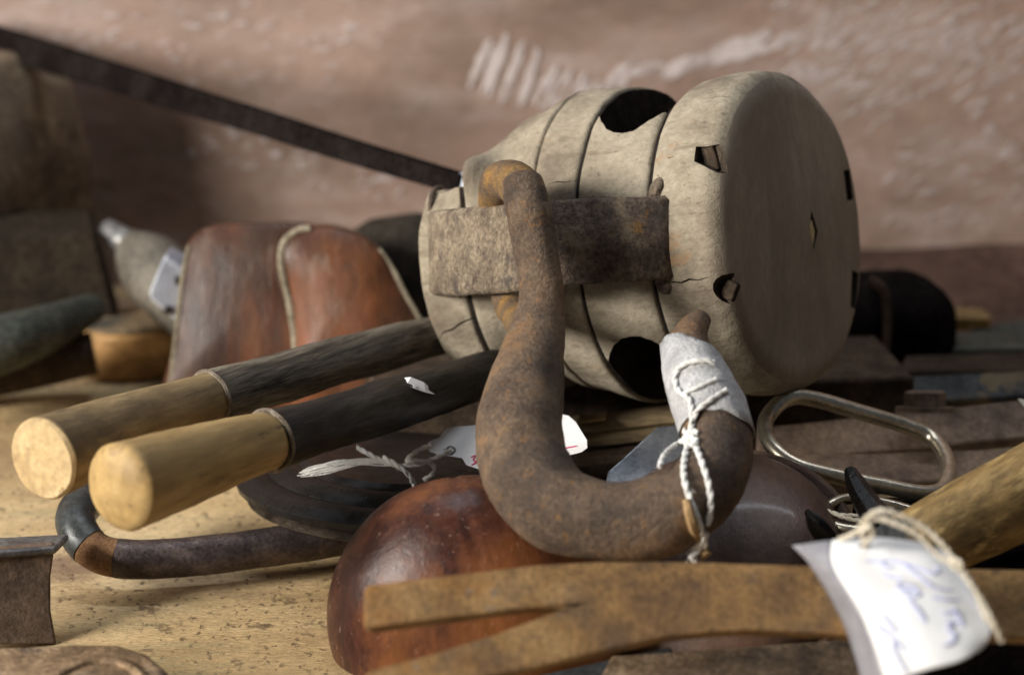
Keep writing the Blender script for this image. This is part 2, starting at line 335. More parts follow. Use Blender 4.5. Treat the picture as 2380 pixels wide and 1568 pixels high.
def stroke(u, v, du, dv, wpx):
    n = 7; L_, R_ = [], []
    a = Vector((du, dv)); nrm = Vector((-dv, du)).normalized()
    for k in range(n + 1):
        t = k / n; ww = wpx * (math.sin(math.pi * min(max(t * .9 + .05, 0), 1)) ** .6) * random.uniform(.7, 1.2)
        c = Vector((u, v)) + a * t + nrm * random.uniform(-3, 3)
        L_.append(c - nrm * ww / 2); R_.append(c + nrm * ww / 2)
    o = len(g.v)
    off = random.uniform(.0011, .0014)
    for p in L_ + R_: g.v.append(on_wall(p.x, p.y, off))
    for k in range(n): g.f.append((o + k, o + k + 1, o + n + 2 + k, o + n + 1 + k))
for i in range(15):   # fan of slashes left of the block
    t = i / 14
    stroke(1095 + 290 * t + random.uniform(-8, 8), 215 + 75 * t + random.uniform(-14, 14), 40 + 18 * t + random.uniform(-10, 14), -(150 - 55 * t) * random.uniform(.75, 1.1), random.uniform(14, 26))
for i in range(17):   # slashes above the block
    t = i / 16
    stroke(1420 + 330 * t + random.uniform(-14, 14), 195 - 75 * t + random.uniform(-14, 14), 95 * random.uniform(.7, 1.1), -48 * random.uniform(.5, 1.2), random.uniform(14, 28))
o = g.build('scrape_mark', mk, wall, recalc=False); o['kind'] = 'stuff'
mk2 = mk.copy(); mk2.name = 'faint_scuff'
for nd in mk2.node_tree.nodes:
    if nd.type == 'VALTORGB': nd.color_ramp.elements[1].color = (.62, .62, .62, 1)
g = Geo()
for i in range(170):   # light scuffs to the right
    u = random.uniform(1780, 2420); v = random.gauss(120, 90)
    if v > 360: continue
    stroke(u, v, random.uniform(20, 70), -random.uniform(10, 44), random.uniform(5, 14))
for i in range(70):
    stroke(random.uniform(2010, 2400), random.uniform(300, 540), random.uniform(14, 45), -random.uniform(5, 20), random.uniform(4, 9))
for i in range(90):   # scuffs at upper left
    u = random.uniform(20, 880)
    stroke(u, random.gauss(90, 60), random.uniform(12, 50), random.uniform(-14, 10), random.uniform(3, 11))
for i in range(40):
    t = random.random()
    stroke(430 + 500 * t, 300 + 130 * t + random.uniform(-30, 60), random.uniform(12, 40), random.uniform(-20, 5), random.uniform(5, 13))
o = g.build('scuff_mark', mk2, wall, recalc=False); o['kind'] = 'stuff'

# ---------------------------------------------------------------- pulley block
root = thing('pulley_block', 'old weathered wooden pulley block with iron strap, tilted on the tool pile', 'pulley', BC_R - .08 * BA - .075 * BU)
RT = [(0, .070), (.018, .0715), (.030, .0695), (.0352, .0668), (.041, .0690), (.0705, .0708), (.0951, .0715), (.115, .064), (.1294, .0560), (.154, .047)]
RB = [(0, .0695), (.018, .071), (.0352, .069), (.05, .0725), (.0705, .0725), (.0951, .0665), (.117, .0585), (.1290, .0660), (.1300, .067), (.142, .0685), (.154, .066)]
RN = [(0, .070), (.018, .0702), (.0352, .0690), (.0705, .0690), (.0951, .0665), (.1294, .0680), (.1300, .069), (.154, .0685)]
RFAR = [(0, .0765), (.0352, .071), (.0951, .066), (.154, .058)]
BUMPS = [(.127, R(-58), .011, .006, .20), (.118, R(-50), -.004, .008, .22)]
def bpt(t, up, far): return BC_R - BA * t + BU * up + BH * far
NS = 120
def bring(t, shrink, clampu=None, seed=0):
    out = []; rt, rb, rn, rf = (max(lerp_tab(x, t) - shrink, .004) for x in (RT, RB, RN, RFAR))
    for k in range(NS):
        ph = 2 * math.pi * k / NS; c, s_ = math.cos(ph), math.sin(ph)
        n = 2.15
        up = math.copysign(abs(c) ** (2 / n), c) * (rt if c > 0 else rb)
        far = math.copysign(abs(s_) ** (2 / n), s_) * (rf if s_ > 0 else rn)
        for (t0, p0, amp, st, sp) in BUMPS:
            dp = (ph - p0 + math.pi) % (2 * math.pi) - math.pi
            b = amp * math.exp(-((t - t0) / st) ** 2 - (dp / sp) ** 2)
            up += b * math.cos(p0); far += b * math.sin(p0)
        if clampu is not None:
            lim = clampu + .003 * noise.noise(Vector((far * 90, t * 200, 1.3)))
            if up > lim: up = lim + (up - lim) * .06
        p = bpt(t, up, far)
        q = .0009 * noise.noise(p * 45) + .0004 * noise.noise(p * 160)
        out.append(p + (BU * up + BH * far).normalized() * q)
    return out
def plate(name, t0, t1, mat_, clampu=None, facefillet=0.0, g0=.0007, g1=.0007, label=None):
    g = Geo(); rings = []
    e = .0012
    if facefillet:
        fr = facefillet
        Rm = .070 - fr
        for q in (.9, .7, .5, .3, .15): rings.append(bring(-.0045 * q, fr + Rm * q))
        for k in range(0, 9):
            a = math.pi / 2 * k / 8
            rings.append(bring(fr * .75 * (1 - math.cos(a)), fr * (1 - math.sin(a))))
        ts = fr * .75
    else:
        rings.append(bring(t0 + g0, .012, clampu)); rings.append(bring(t0 + g0, e * 1.3, clampu)); rings.append(bring(t0 + g0 + e * .4, e * .4, clampu)); ts = t0 + g0 + e
    te = t1 - g1 - e
    for k in range(15): rings.append(bring(ts + (te - ts) * k / 14, 0, clampu))
    rings.append(bring(te + e * .6, e * .4, clampu)); rings.append(bring(t1 - g1, e * 1.3, clampu)); rings.append(bring(t1 - g1, .012, clampu))
    g.rings(rings)
    o = g.build(name, mat_, root, smooth=True, sharp=38)
    return o
TS = [0, .0352, .0705, .0951, .1294, .1538]
cheek_r = plate('cheek', TS[0], TS[1], M['block_wood'], facefillet=.0115)
cheek_r['label'] = 'large right cheek with pocket holes and a central pin'
mid = plate('shell_plate', TS[1], TS[2], M['block_wood'])
pl2 = plate('shell_plate', TS[2], TS[3], M['block_wood'], g1=.0003)
pl3 = plate('shell_plate', TS[3], TS[4], M['block_wood'], g0=.0003)
cheek_l = plate('cheek', TS[4], TS[5], M['block_wood'], clampu=.026, g0=.0010, g1=0)
cheek_l['label'] = 'left cheek with a broken upper edge'
for i, tt in enumerate(TS[1:5]):
    g = Geo(); cl = .0245 if i == 3 else None
    g.rings([bring(tt - .0009, .010, cl), bring(tt - .0009, .0013, cl), bring(tt + .0009, .0013, cl), bring(tt + .0009, .010, cl)])
    if i != 2: g.build('seam', M['dark'], root)
# rope slot through the middle plate, pockets and pin recess
g = Geo(); tc_, hw = (TS[1] + TS[2]) / 2, .0168
out = []
for k in range(13):
    a = math.pi * k / 12; out.append((tc_ + hw * 1.1 * math.cos(a), -.040 - .0165 * math.sin(a)))
for k in range(13):
    a = math.pi * k / 12; out.append((tc_ - hw * 1.1 * math.cos(a), .046 + .0165 * math.sin(a)))
g.prism([bpt(t, .1, f) for t, f in out], BU * -.2)
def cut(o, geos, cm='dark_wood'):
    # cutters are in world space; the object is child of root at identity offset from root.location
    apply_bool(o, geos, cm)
cut(mid, [g])  # slot walls coloured dark for the shade inside
def bbox(t, up, far, dt, du, df, rot=0):
    g = Geo(); c = bpt(t, up, far); ax, ay = BA * math.cos(rot) + BU * math.sin(rot), BU * math.cos(rot) - BA * math.sin(rot)
    return g.box(c, ax * dt, ay * du, BH * df)
def fbox(up, far, hw_, hh, depth, rot=0, t=0):
    g = Geo(); c = bpt(t, up, far); ax, ay = BH * math.cos(rot) + BU * math.sin(rot), BU * math.cos(rot) - BH * math.sin(rot)
    return g.box(c, ax * hw_, ay * hh, BA * depth)
def zig(pts, wd, depth):
    """thin crack prism through the near rim, pts are (t, up)"""
    g = Geo(); up_ = [bpt(t, u + wd * (1 - abs(2 * i / (len(pts) - 1) - 1) * .8), -.09) for i, (t, u) in enumerate(pts)]
    dn = [bpt(t, u - wd * (1 - abs(2 * i / (len(pts) - 1) - 1) * .8), -.09) for i, (t, u) in enumerate(pts)]
    return g.prism(up_ + dn[::-1], BH * depth)
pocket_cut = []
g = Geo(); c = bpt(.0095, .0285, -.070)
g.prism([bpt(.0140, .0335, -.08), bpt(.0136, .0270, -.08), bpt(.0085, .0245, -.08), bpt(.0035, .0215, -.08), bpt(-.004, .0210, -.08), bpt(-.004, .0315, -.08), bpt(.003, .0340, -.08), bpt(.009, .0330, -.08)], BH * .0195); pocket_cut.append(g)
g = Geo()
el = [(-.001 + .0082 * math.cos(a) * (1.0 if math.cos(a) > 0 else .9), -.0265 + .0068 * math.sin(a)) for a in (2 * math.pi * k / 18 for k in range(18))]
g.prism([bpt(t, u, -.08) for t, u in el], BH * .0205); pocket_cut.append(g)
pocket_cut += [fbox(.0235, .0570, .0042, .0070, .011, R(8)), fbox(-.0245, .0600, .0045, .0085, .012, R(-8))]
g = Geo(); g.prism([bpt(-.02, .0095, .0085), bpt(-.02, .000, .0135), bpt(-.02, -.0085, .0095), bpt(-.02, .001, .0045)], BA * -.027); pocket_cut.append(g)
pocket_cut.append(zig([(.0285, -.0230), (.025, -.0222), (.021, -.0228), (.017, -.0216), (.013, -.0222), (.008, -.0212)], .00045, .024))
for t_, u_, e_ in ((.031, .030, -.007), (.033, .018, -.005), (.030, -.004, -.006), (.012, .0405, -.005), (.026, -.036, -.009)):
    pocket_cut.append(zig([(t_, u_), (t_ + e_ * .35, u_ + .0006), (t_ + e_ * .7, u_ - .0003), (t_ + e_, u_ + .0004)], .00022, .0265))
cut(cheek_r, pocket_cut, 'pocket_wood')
cheek_r.data.materials.append(M['block_end']); mi = len(cheek_r.data.materials) - 1
for p in cheek_r.data.polygons:
    if p.material_index == 0 and p.normal.dot(BA) > .80: p.material_index = mi
cut(cheek_l, [zig([(.1535, -.041), (.148, -.0375), (.142, -.0365), (.137, -.034), (.131, -.0325), (.128, -.0305)], .0005, .05)])
cut(pl2, [zig([(.0715, .024), (.077, .0237), (.081, .0243), (.086, .0239)], .0003, .03)])
cut(pl3, [zig([(.0945, -.0270), (.101, -.0262), (.106, -.0270), (.112, -.0262)], .0003, .03)])
def lump(t, up, far, r, m, name, label=None, sq=1.0):
    g = Geo(); c = bpt(t, up, far)
    prof = [(-r + 2 * r * k / 8, max(r * math.sin(math.pi * k / 8), 1e-5)) for k in range(9)]
    g.lathe(c, BA, prof, 16, 1, sq).wobble(r * .4, 120, 3)
    return g.build(name, m, root)
g = Geo(); g.prism([bpt(-.0036, .0052, .0092), bpt(-.0036, .0002, .0119), bpt(-.0036, -.0062, .0098), bpt(-.0036, -.001, .0066)], BA * -.016)
g.build('pin', M['grip_end'], root, bevel=.0005)
bbox(.0075, .0280, -.0600, .0022, .0052, .0022, R(14)).wobble(.0012, 200).build('pocket_chip', M['dark_wood'], root, bevel=.0008)
bbox(.0030, -.0268, -.0590, .0034, .0042, .0022, R(-25)).wobble(.0014, 200).build('pocket_chip', M['dark_wood'], root, bevel=.0008)
g = Geo(); g.lathe(bpt(tc_, 0, 0), BA, [(-.0155, .012), (-.0155, .034), (-.010, .037), (0, .034), (.010, .037), (.0155, .034), (.0155, .012)], 40)
g.build('sheave', M['dark_wood'], root)
g = Geo(); g.sweep([P(1000, 490, .958), P(1003, 455, .958), P(1015, 437, .965), P(1030, 440, .972), P(1036, 465, .975)], .0012, 8, 5)
g.build('staple', M['strap'], root)

# strap: flat bail standing off the near rim
def strap_section(path, hh, th, name, m):
    g = Geo(); C = cr([Vector(p) for p in path], 8); rings = []
    for i, c in enumerate(C):
        t = (C[min(i + 1, len(C) - 1)] - C[max(i - 1, 0)]).normalized(); n = t.cross(BU).normalized()
        h = hh * (1 + .02 * noise.noise(c * 60)); ring = []
        e = th * .35
        pf = [(-1, -1), (-1, 1), (1, 1), (1, -1)]
        for (a, b), (e1, e2) in zip([(-1, -1), (-1, 1), (1, 1), (1, -1)], [((e, 0), (0, e)), ((0, -e), (e, 0)), ((-e, 0), (0, -e)), ((0, e), (-e, 0))]):
            for (dx, dy) in (e1, e2):
                ring.append(c + n * (a * th / 2 + dx) + BU * (b * h / 2 + dy))
        # subdivide the long sides so that relief can show
        rings.append(ring)
    g.rings(rings).wobble(.0005, 70, 2)
    return g.build(name, m, root, sharp=50)
apex = P(1236, 566, .884)
strap_section([P(1575, 551, .902), P(1553, 553, .889), P(1500, 555, .884), P(1420, 558, .881), P(1330, 562, .880), P(1236, 568, .882)], .0352, .0058, 'strap', M['strap'])['label'] = 'right half of the iron strap, coloured dark brown for its shade'
strap_section([P(1238, 568, .882), P(1190, 574, .892), P(1120, 581, .910), P(1060, 586, .928), P(1022, 588, .943), P(1008, 589, .960)], .0378, .0062, 'strap', M['strap_lit'])['label'] = 'left half of the iron strap, coloured paler for the light on it'
# dark gouged wood where the strap enters the cheek
for (u, v, d, r) in ((1532, 441, .893, .0050), (1548, 655, .892, .0052), (1556, 600, .891, .0040), (1552, 520, .891, .0036), (1550, 480, .892, .0036)):
    g = Geo(); g.lathe(P(u, v, d), BA, [(-r + 2 * r * k / 8, max(r * math.sin(math.pi * k / 8), 1e-5)) for k in range(9)], 18).wobble(r * .28, 260, 5)
    g.build('rust_lump', M['strap'], root)

# ---------------------------------------------------------------- hook
hk = thing('iron_hook', 'thick rusty iron hook linked through the strap of the pulley block', 'hook', P(1430, 1290, .79))
HP = [(1212, 430, 50, .866), (1230, 500, 55, .862), (1245, 575, 53, .860), (1256, 650, 51, .857), (1257, 720, 54, .853), (1243, 800, 70, .845), (1221, 900, 90, .833), (1206, 1000, 100, .820),
      (1224, 1095, 104, .808), (1290, 1180, 102, .797), (1415, 1210, 92, .790), (1540, 1196, 98, .790), (1632, 1132, 90, .797), (1668, 1045, 79, .808), (1652, 960, 79, .818), (1620, 880, 73, .828), (1604, 822, 57, .836), (1608, 775, 42, .842), (1628, 742, 26, .848)]
g = Geo(); g.sweep([P(u, v, d) for u, v, hw_, d in HP], [hw_ * S(d) for u, v, hw_, d in HP], 40, 8, round_caps=.6, nrm=CF)
HC, HQ = g.curve
g.wobble(.0011, 38, 1).wobble(.0005, 120, 2)
g.build('hook_body', M['hook'], hk)
HV, HF = list(g.v), list(g.f)
hook_bvh = BVHTree.FromPolygons(HV, HF)
EY = [(1236, 560, 50, .862), (1226, 470, 52, .863), (1200, 425, 50, .872), (1161, 425, 47, .893), (1156, 485, 44, .915), (1160, 600, 42, .921), (1182, 690, 40, .914), (1205, 735, 42, .893), (1236, 775, 50, .862)]
g = Geo(); g.sweep([P(u, v, d) for u, v, hw_, d in EY], [hw_ * S(d) for u, v, hw_, d in EY], 24, 8, nrm=CF, round_caps=.5)
g.wobble(.0008, 60, 4)
g.build('hook_eye', M['orange_rust'], hk)['label'] = 'orange rusted eye of the hook looped round the strap'
def front(C, Q, u, v, off):
    best = None
    for c, q in zip(C, Q):
        r = c - CPOS; d = r.dot(CF); uu = 1190 + r.dot(CX) / d * FPX; vv = 784 - r.dot(CU) / d * FPX
        k = math.hypot(u - uu, v - vv)
        if best is None or k < best[0]: best = (k, d, q)
    k, d, q = best; x = min(k * S(d), q * .98)
    return P(u, v, d - math.sqrt(q * q - x * x) - off)
def Fh(u, v, off=.001):
    r = (CF + (u - 1190) / FPX * CX - (v - 784) / FPX * CU).normalized()
    h = surf_bvh.ray_cast(CPOS, r)[0]
    return h - r * off if h is not None else front(HC, HQ, u, v, off)
surf_bvh = hook_bvh
# tape wrapped round the right arm
idx = [i for i, c in enumerate(HC)]
def param(u, v):
    b = None
    for i, c in enumerate(HC):
        r = c - CPOS; d = r.dot(CF); k = math.hypot(1190 + r.dot(CX) / d * FPX - u, 784 - r.dot(CU) / d * FPX - v)
        if b is None or k < b[0]: b = (k, i)
    return b[1]
i0, i1 = param(1664, 1000), param(1604, 832)
g = Geo(); pts = HC[i0:i1 + 1]
rings = []; Nn = CF.copy(); seg = 40; m = len(pts)
for i in range(m):
    t = (pts[min(i + 1, m - 1)] - pts[max(i - 1, 0)]).normalized(); Nn = (Nn - t * Nn.dot(t)).normalized(); B = t.cross(Nn)
    ring = []
    for k in range(seg):
        a = 2 * math.pi * k / seg; dirv = Nn * math.cos(a) + B * math.sin(a)
        hit = hook_bvh.ray_cast(pts[i] + dirv * .019, -dirv)[0]
        r = ((hit - pts[i]).length if hit is not None else HQ[i0 + i]) + .0008 + .0003 * noise.noise(Vector((i * .5, math.cos(a) * 2, math.sin(a) * 2)))
        sl = (.007 * dirv.dot(CX) * (1 if i == m - 1 else 0)) + (.004 * dirv.dot(CX) if i == 0 else 0)
        ring.append(pts[i] + dirv * r - t * sl * 1.0 + t * .002 * noise.noise(dirv * 3) * (1 if i in (0, m - 1) else 0))
    rings.append(ring)
g.rings(rings, cap0=False, cap1=False)
surf_bvh = BVHTree.FromPolygons(HV + g.v, HF + [tuple(i + len(HV) for i in f) for f in g.f])
tp = g.build('tape', M['tape'], hk, recalc=False); sm = tp.modifiers.new('thick', 'SOLIDIFY'); sm.thickness = .0004

def twine(g, pts, r, n=10, pitch=7.0, fray=0):
    C = cr([Vector(p) for p in pts], n); m = len(C)
    L_ = [0]
    for a, b in zip(C, C[1:]): L_.append(L_[-1] + (b - a).length)
    tot = L_[-1]; ns = max(int(tot / (r * 1.1)), 8); Q = []; j = 0
    for k in range(ns + 1):
        s_ = tot * k / ns
        while j < m - 2 and L_[j + 1] < s_: j += 1
        t = (s_ - L_[j]) / max(L_[j + 1] - L_[j], 1e-9); Q.append(C[j].lerp(C[j + 1], t))
    T = [(Q[min(i + 1, ns)] - Q[max(i - 1, 0)]).normalized() for i in range(ns + 1)]
    N = Vector((0.3, .5, .8)); ph = [[], []]
    for i in range(ns + 1):
        N = (N - T[i] * N.dot(T[i])).normalized(); B = T[i].cross(N); a = i * 1.1 / pitch * 2 * math.pi
        for s in (0, 1):
            aa = a + s * math.pi; ph[s].append(Q[i] + (N * math.cos(aa) + B * math.sin(aa)) * r * .40)
    for s in (0, 1): g.sweep(ph[s], r * .66, 7, 1, smooth=False)
    for k in range(fray):
        i = random.randrange(ns); p = Q[i]; d = noise.noise_vector(p * 900 + Vector((k, 0, 0)))
        g.sweep([p, p + d * r * 2 + T[i] * r, p + d * r * 3.5 + T[i] * r * 3], r * .07, 4, 3)
    return g
o1 = .0013
st = thing('tied_string', 'white string knotted over the grey tape on the hook arm, ends hanging down', 'string', Fh(1605, 1010))
g = Geo()
r_ = .00112
twine(g, [Fh(1660, 842, o1), Fh(1625, 838, o1), Fh(1588, 848, o1), Fh(1570, 872, o1), Fh(1575, 905, o1), Fh(1600, 925, o1), Fh(1608, 960, o1), Fh(1605, 1005, o1 + .001)], r_)
twine(g, [Fh(1690, 905, o1), Fh(1650, 930, o1), Fh(1620, 955, o1), Fh(1610, 985, o1), Fh(1606, 1012, o1 + .001)], r_)
twine(g, [Fh(1665, 880, o1), Fh(1620, 900, o1), Fh(1585, 915, o1)], r_ * .8)
g.build('wrapped_string', M['string'], st)
g = Geo()
pr = [(-.0035, .0006), (-.003, .002), (-.001, .003), (.0012, .0028), (.003, .0018), (.0036, .0005)]
twine(g, [Fh(1590, 1000, o1), Fh(1605, 1012, o1 + .002), Fh(1620, 1025, o1 + .001), Fh(1605, 1034, o1 + .002), Fh(1590, 1020, o1), Fh(1605, 1000, o1 + .002), Fh(1622, 1008, o1)], r_ * 1.1, fray=4)
g.build('knot', M['string'], st)
g = Geo()
twine(g, [Fh(1605, 1015, .0016), Fh(1592, 1060, .0016), Fh(1590, 1110, .0016), Fh(1608, 1170, .0016), Fh(1628, 1225, .002), Fh(1640, 1270, .003)], r_ * 1.1, fray=8)
twine(g, [Fh(1610, 1020, .0016), Fh(1630, 1070, .0016), Fh(1648, 1130, .0016), Fh(1652, 1180, .0016), Fh(1645, 1220, .002)], r_ * 1.1, fray=8)
twine(g, [Fh(1605, 1015, .0016), Fh(1575, 1030, .0016), Fh(1545, 1055, .002), Fh(1532, 1085, .003)], r_ * .95, fray=10)
twine(g, [Fh(1640, 1240, .002), Fh(1620, 1275, .002), Fh(1608, 1300, .003)], r_ * 1.6, fray=14)
g.build('string_end', M['string'], st)
g = Geo(); g.sweep([Fh(1594, 1160, .002), Fh(1608, 1215, .002), Fh(1628, 1262, .0016), Fh(1642, 1292, .002)], [.0014, .0018, .0020, .0024], 7, 4).wobble(.0004, 200)
tag(g.build('straw_stalk', M['straw']), 'dry tan straw stalk caught by the hanging string', 'straw')

# ---------------------------------------------------------------- the two long handles
def handle(nm, pts, label, gm, em, sm_, dome, split=.0):
    """pts: (u, v, half width px, depth); index 'split' is the collar"""
    base = P(*pts[0][:2], pts[0][3]); h = thing(nm, label, 'handle', base - Vector((0, 0, pts[0][2] * S(pts[0][3]))), 'long tool handles pointing out of the pile')
    W = [P(u, v, d) for u, v, hw_, d in pts]; Q = [hw_ * S(d) for u, v, hw_, d in pts]
    ax = (W[1] - W[0]).normalized()
    g = Geo()
    if dome:
        g.sweep(W[:split + 1], Q[:split + 1], 40, 6, round_caps=dome)
    else:
        W2 = [W[0] + ax * .0015] + W[1:split + 1]; g.sweep(W2, Q[:split + 1], 40, 6)
    g.wobble(.0010, 28, 3).wobble(.0003, 120, 5); g.build('grip', gm, h)
    if not dome:
        g = Geo(); q = Q[0]; g.lathe(W[0], ax, [(-.0012, q * .55), (-.0010, q * .93), (.0004, q * .995), (.0016, q * .98)], 40); g.wobble(.0003, 160, 2); g.build('end_face', em, h)
    g = Geo(); k = split
    ax2 = (W[k + 1] - W[k]).normalized()
    g.sweep([W[k] - ax2 * .001] + W[k + 1:], [Q[k] * 1.07] + Q[k + 1:], 40, 8); g.wobble(.0010, 30, 5).wobble(.0004, 120, 6); g.build('sleeve', sm_, h)
    g = Geo(); rr = Q[k] * 1.05
    ring = []
    ang = [2 * math.pi * j / 40 for j in range(40)]
    x = ax2.orthogonal().normalized(); y = ax2.cross(x)
    g.sweep([W[k] + x * math.cos(a) * rr + y * math.sin(a) * rr + ax2 * .0012 * noise.noise(Vector((math.cos(a) * 2, math.sin(a) * 2, rr * 90))) for a in ang], .0011, 6, 1, closed=True, smooth=False)
    g.build('collar', M['ferrule'], h)
    return h
ha = handle('tool_handle', [(100, 1066, 99, .800), (230, 1015, 84, .826), (360, 968, 70, .852), (487, 925, 60, .876), (620, 886, 59, .902), (800, 836, 56, .938), (1010, 780, 47, .983), (1160, 745, 42, 1.02)],
    'wooden handle with flat cut end and rough dark upper part, rear of the two', M['grip_dirty'], M['grip_end'], M['sleeve'], 0, 3)
hb = handle('tool_handle', [(285, 1132, 106, .778), (400, 1092, 93, .799), (520, 1056, 79, .822), (625, 1024, 68, .842), (740, 990, 66, .866), (900, 943, 62, .90), (1090, 884, 56, .943), (1240, 840, 52, .98)],
    'rounded pale wooden handle with smooth black upper part, front of the two', M['grip'], M['grip_end'], M['sleeve_black'], .30, 3)
g = Geo()
HW = [P(u, v, d) for u, v, q, d in [(625, 1024, 68, .842), (740, 990, 66, .866), (900, 943, 62, .90), (1090, 884, 56, .943)]]
HQ2 = [68 * S(.842), 66 * S(.866), 62 * S(.90), 56 * S(.943)]
HCb = cr(HW, 10); HQb = [p.x for p in cr([Vector((q, 0, 0)) for q in HQ2], 10)]
chip = [(936, 878), (955, 876), (985, 888), (1000, 901), (1010, 916), (990, 912), (962, 902), (945, 893)]
g.prism([front(HCb, HQb, u, v, .0056) for u, v in chip], CF * .0015)
tag(g.build('paper_scrap', M['paper'], smooth=False), 'small torn white paper scrap stuck to the black handle part', 'paper')
# dark stain flecks on the pale grip
HWf = [P(u, v, d) for u, v, q, d in [(285, 1132, 106, .778), (400, 1092, 93, .799), (520, 1056, 79, .822), (625, 1024, 68, .842)]]
HCf = cr(HWf, 10); HQf = [p.x for p in cr([Vector((q, 0, 0)) for q in [106 * S(.778), 93 * S(.799), 79 * S(.822), 68 * S(.842)]], 10)]
g = Geo()
for bl in ([(338, 1040), (352, 1030), (375, 1040), (388, 1056), (370, 1052), (350, 1048)],):
    g.prism([front(HCf, HQf, u, v, .0016) for u, v in bl], CF * .003)
g.build('stain_mark', M['dark'], hb, smooth=False)

# ---------------------------------------------------------------- bent rod
rd = thing('bent_iron_rod', 'dark bent iron rod with a rusty band and black end below the handles', 'rod', G(260, 1330))
RP = [(262, 1140, .945), (205, 1160, .93), (176, 1205, .915), (196, 1258, .907), (238, 1288, .904), (300, 1299, .903), (380, 1297, .905), (500, 1287, .909), (650, 1267, .917), (810, 1243, .928), (1000, 1212, .942)]
RQ = .0083
C = cr([P(*p) for p in RP], 10)
def rodpart(name, a, b, m, rr, **k):
    g = Geo(); g.sweep(C[a:b], rr, 28, 1, smooth=False, **k).wobble(.0003, 90, 4); return g.build(name, m, rd)
rodpart('black_end', 0, 34, M['rod_black'], RQ * 1.04); rodpart('rust_band', 33, 47, M['rod_rust'], RQ * 1.0); rodpart('bar', 46, len(C), M['rod'], RQ * 1.02)
g = Geo(); g.prism([P(128, 1220, .928), P(131, 1192, .928), P(146, 1164, .928), P(175, 1160, .928), P(175, 1195, .928), P(146, 1210, .928)], CF * .0006)
tag(g.build('paper_corner', M['paper'], smooth=False), 'tiny white paper corner poking out behind the black rod end', 'paper')

# ---------------------------------------------------------------- black dish with tag and string
dn = Vector((.04, .09, 1)).normalized()
dc = P(935, 1098, .955)
dish = thing('black_dish', 'glossy black ribbed dish lying under the long handles', 'dish', dc - Vector((0, 0, .012)))
g = Geo(); g.lathe(dc, dn, [(-.010, .02), (-.010, .060), (-.006, .0735), (-.003, .0745), (.000, .072), (.002, .066), (.001, .060), (.003, .0585), (.0055, .052), (.0045, .046), (.007, .043), (.008, .02)], 72, 1, 1)
g.build('bowl', M['black_gloss'], dish)
g = Geo(); g.lathe(dc, dn, [(-.016, .02), (-.016, .058), (-.0135, .0655), (-.012, .069), (-.0105, .0655), (-.0105, .02)], 72)
g.build('rim', M['black_brown'], dish)

def sheet(name, outline, m, thick, parent=None):
    g = Geo(); g.prism(outline, thick); return g.build(name, m, parent, smooth=False)
pt = thing('price_tag', 'small white scalloped tag with red writing, half hidden behind the hook', 'tag', P(1180, 1060, .905))
TD = lambda u, v: .915 - (u - 1000) * 6e-5 + (1025 - v) * 2.6e-4
T2 = [(988, 1038), (1000, 1024), (1022, 1016), (1032, 1000), (1050, 991), (1080, 990), (1120, 986), (1210, 974), (1302, 961), (1322, 966), (1338, 980), (1364, 1022), (1365, 1040), (1352, 1050), (1312, 1060), (1240, 1072), (1140, 1092), (1110, 1089), (1084, 1080), (1074, 1064), (1050, 1060), (1020, 1056), (1000, 1050)]
sheet('paper', [P(u, v, TD(u, v)) for u, v in T2], M['paper'], CF * .0006, pt)
g = Geo()
for s_ in ([(1095, 1062), (1106, 1058), (1100, 1068), (1108, 1074), (1096, 1080)], [(1103, 1076), (1115, 1066), (1125, 1078)], [(1290, 1036), (1302, 1032), (1305, 1042), (1318, 1040), (1340, 1036)], [(1140, 1060), (1160, 1050), (1180, 1060), (1200, 1046)], [(1270, 1006), (1284, 1000), (1292, 1001)]):
    g.sweep([P(u, v, TD(u, v) - .0004) for u, v in s_], .00035, 5, 4)
g.build('handwriting', M['red_ink'], pt)
g = Geo(); g.sweep([P(1032, 1046, TD(1032, 1046) - .001), P(1046, 1037, TD(1046, 1037) - .0008), P(1058, 1044, TD(1058, 1044) - .001), P(1050, 1054, TD(1050, 1054) - .0008)], .0004, 6, 4)
g.build('hole', M['steel_grey'], pt)
ts = thing('tag_string', 'frayed white string tied to the small tag, lying on the black dish', 'string', P(900, 1090, .92))
g = Geo(); D = .908
twine(g, [P(1050, 1043, D - .004), P(1020, 1060, D - .002), P(975, 1078, D), P(940, 1082, D), P(900, 1076, D), P(860, 1056, D), P(830, 1040, D + .003)], .0011, fray=10)
twine(g, [P(1000, 1033, D - .002), P(965, 1050, D), P(945, 1072, D), P(965, 1070, D - .002), P(1000, 1076, D), P(1010, 1095, D), P(985, 1115, D + .002)], .0011, fray=8)
twine(g, [P(890, 1062, D - .001), P(930, 1085, D - .002), P(955, 1110, D), P(963, 1132, D + .004)], .0012, fray=6)
g.build('cord', M['string'], ts)
g = Geo()
for k in range(22):
    a, b = random.uniform(-9, 9), random.uniform(-22, 22)
    e = random.uniform(-2, 2)
    g.sweep([P(935 + a * .3, 1081 + a * .2, D), P(870, 1073 + a * .6 + e * 4, D - .001), P(800, 1078 + b * .5 + a * .3, D), P(735 + random.uniform(-10, 25), 1092 + b * .5, D + .002), P(690 + random.uniform(0, 40), 1101 + b * .35, D + .003)], .0002, 4, 4)
g.build('tassel', M['string'], ts)

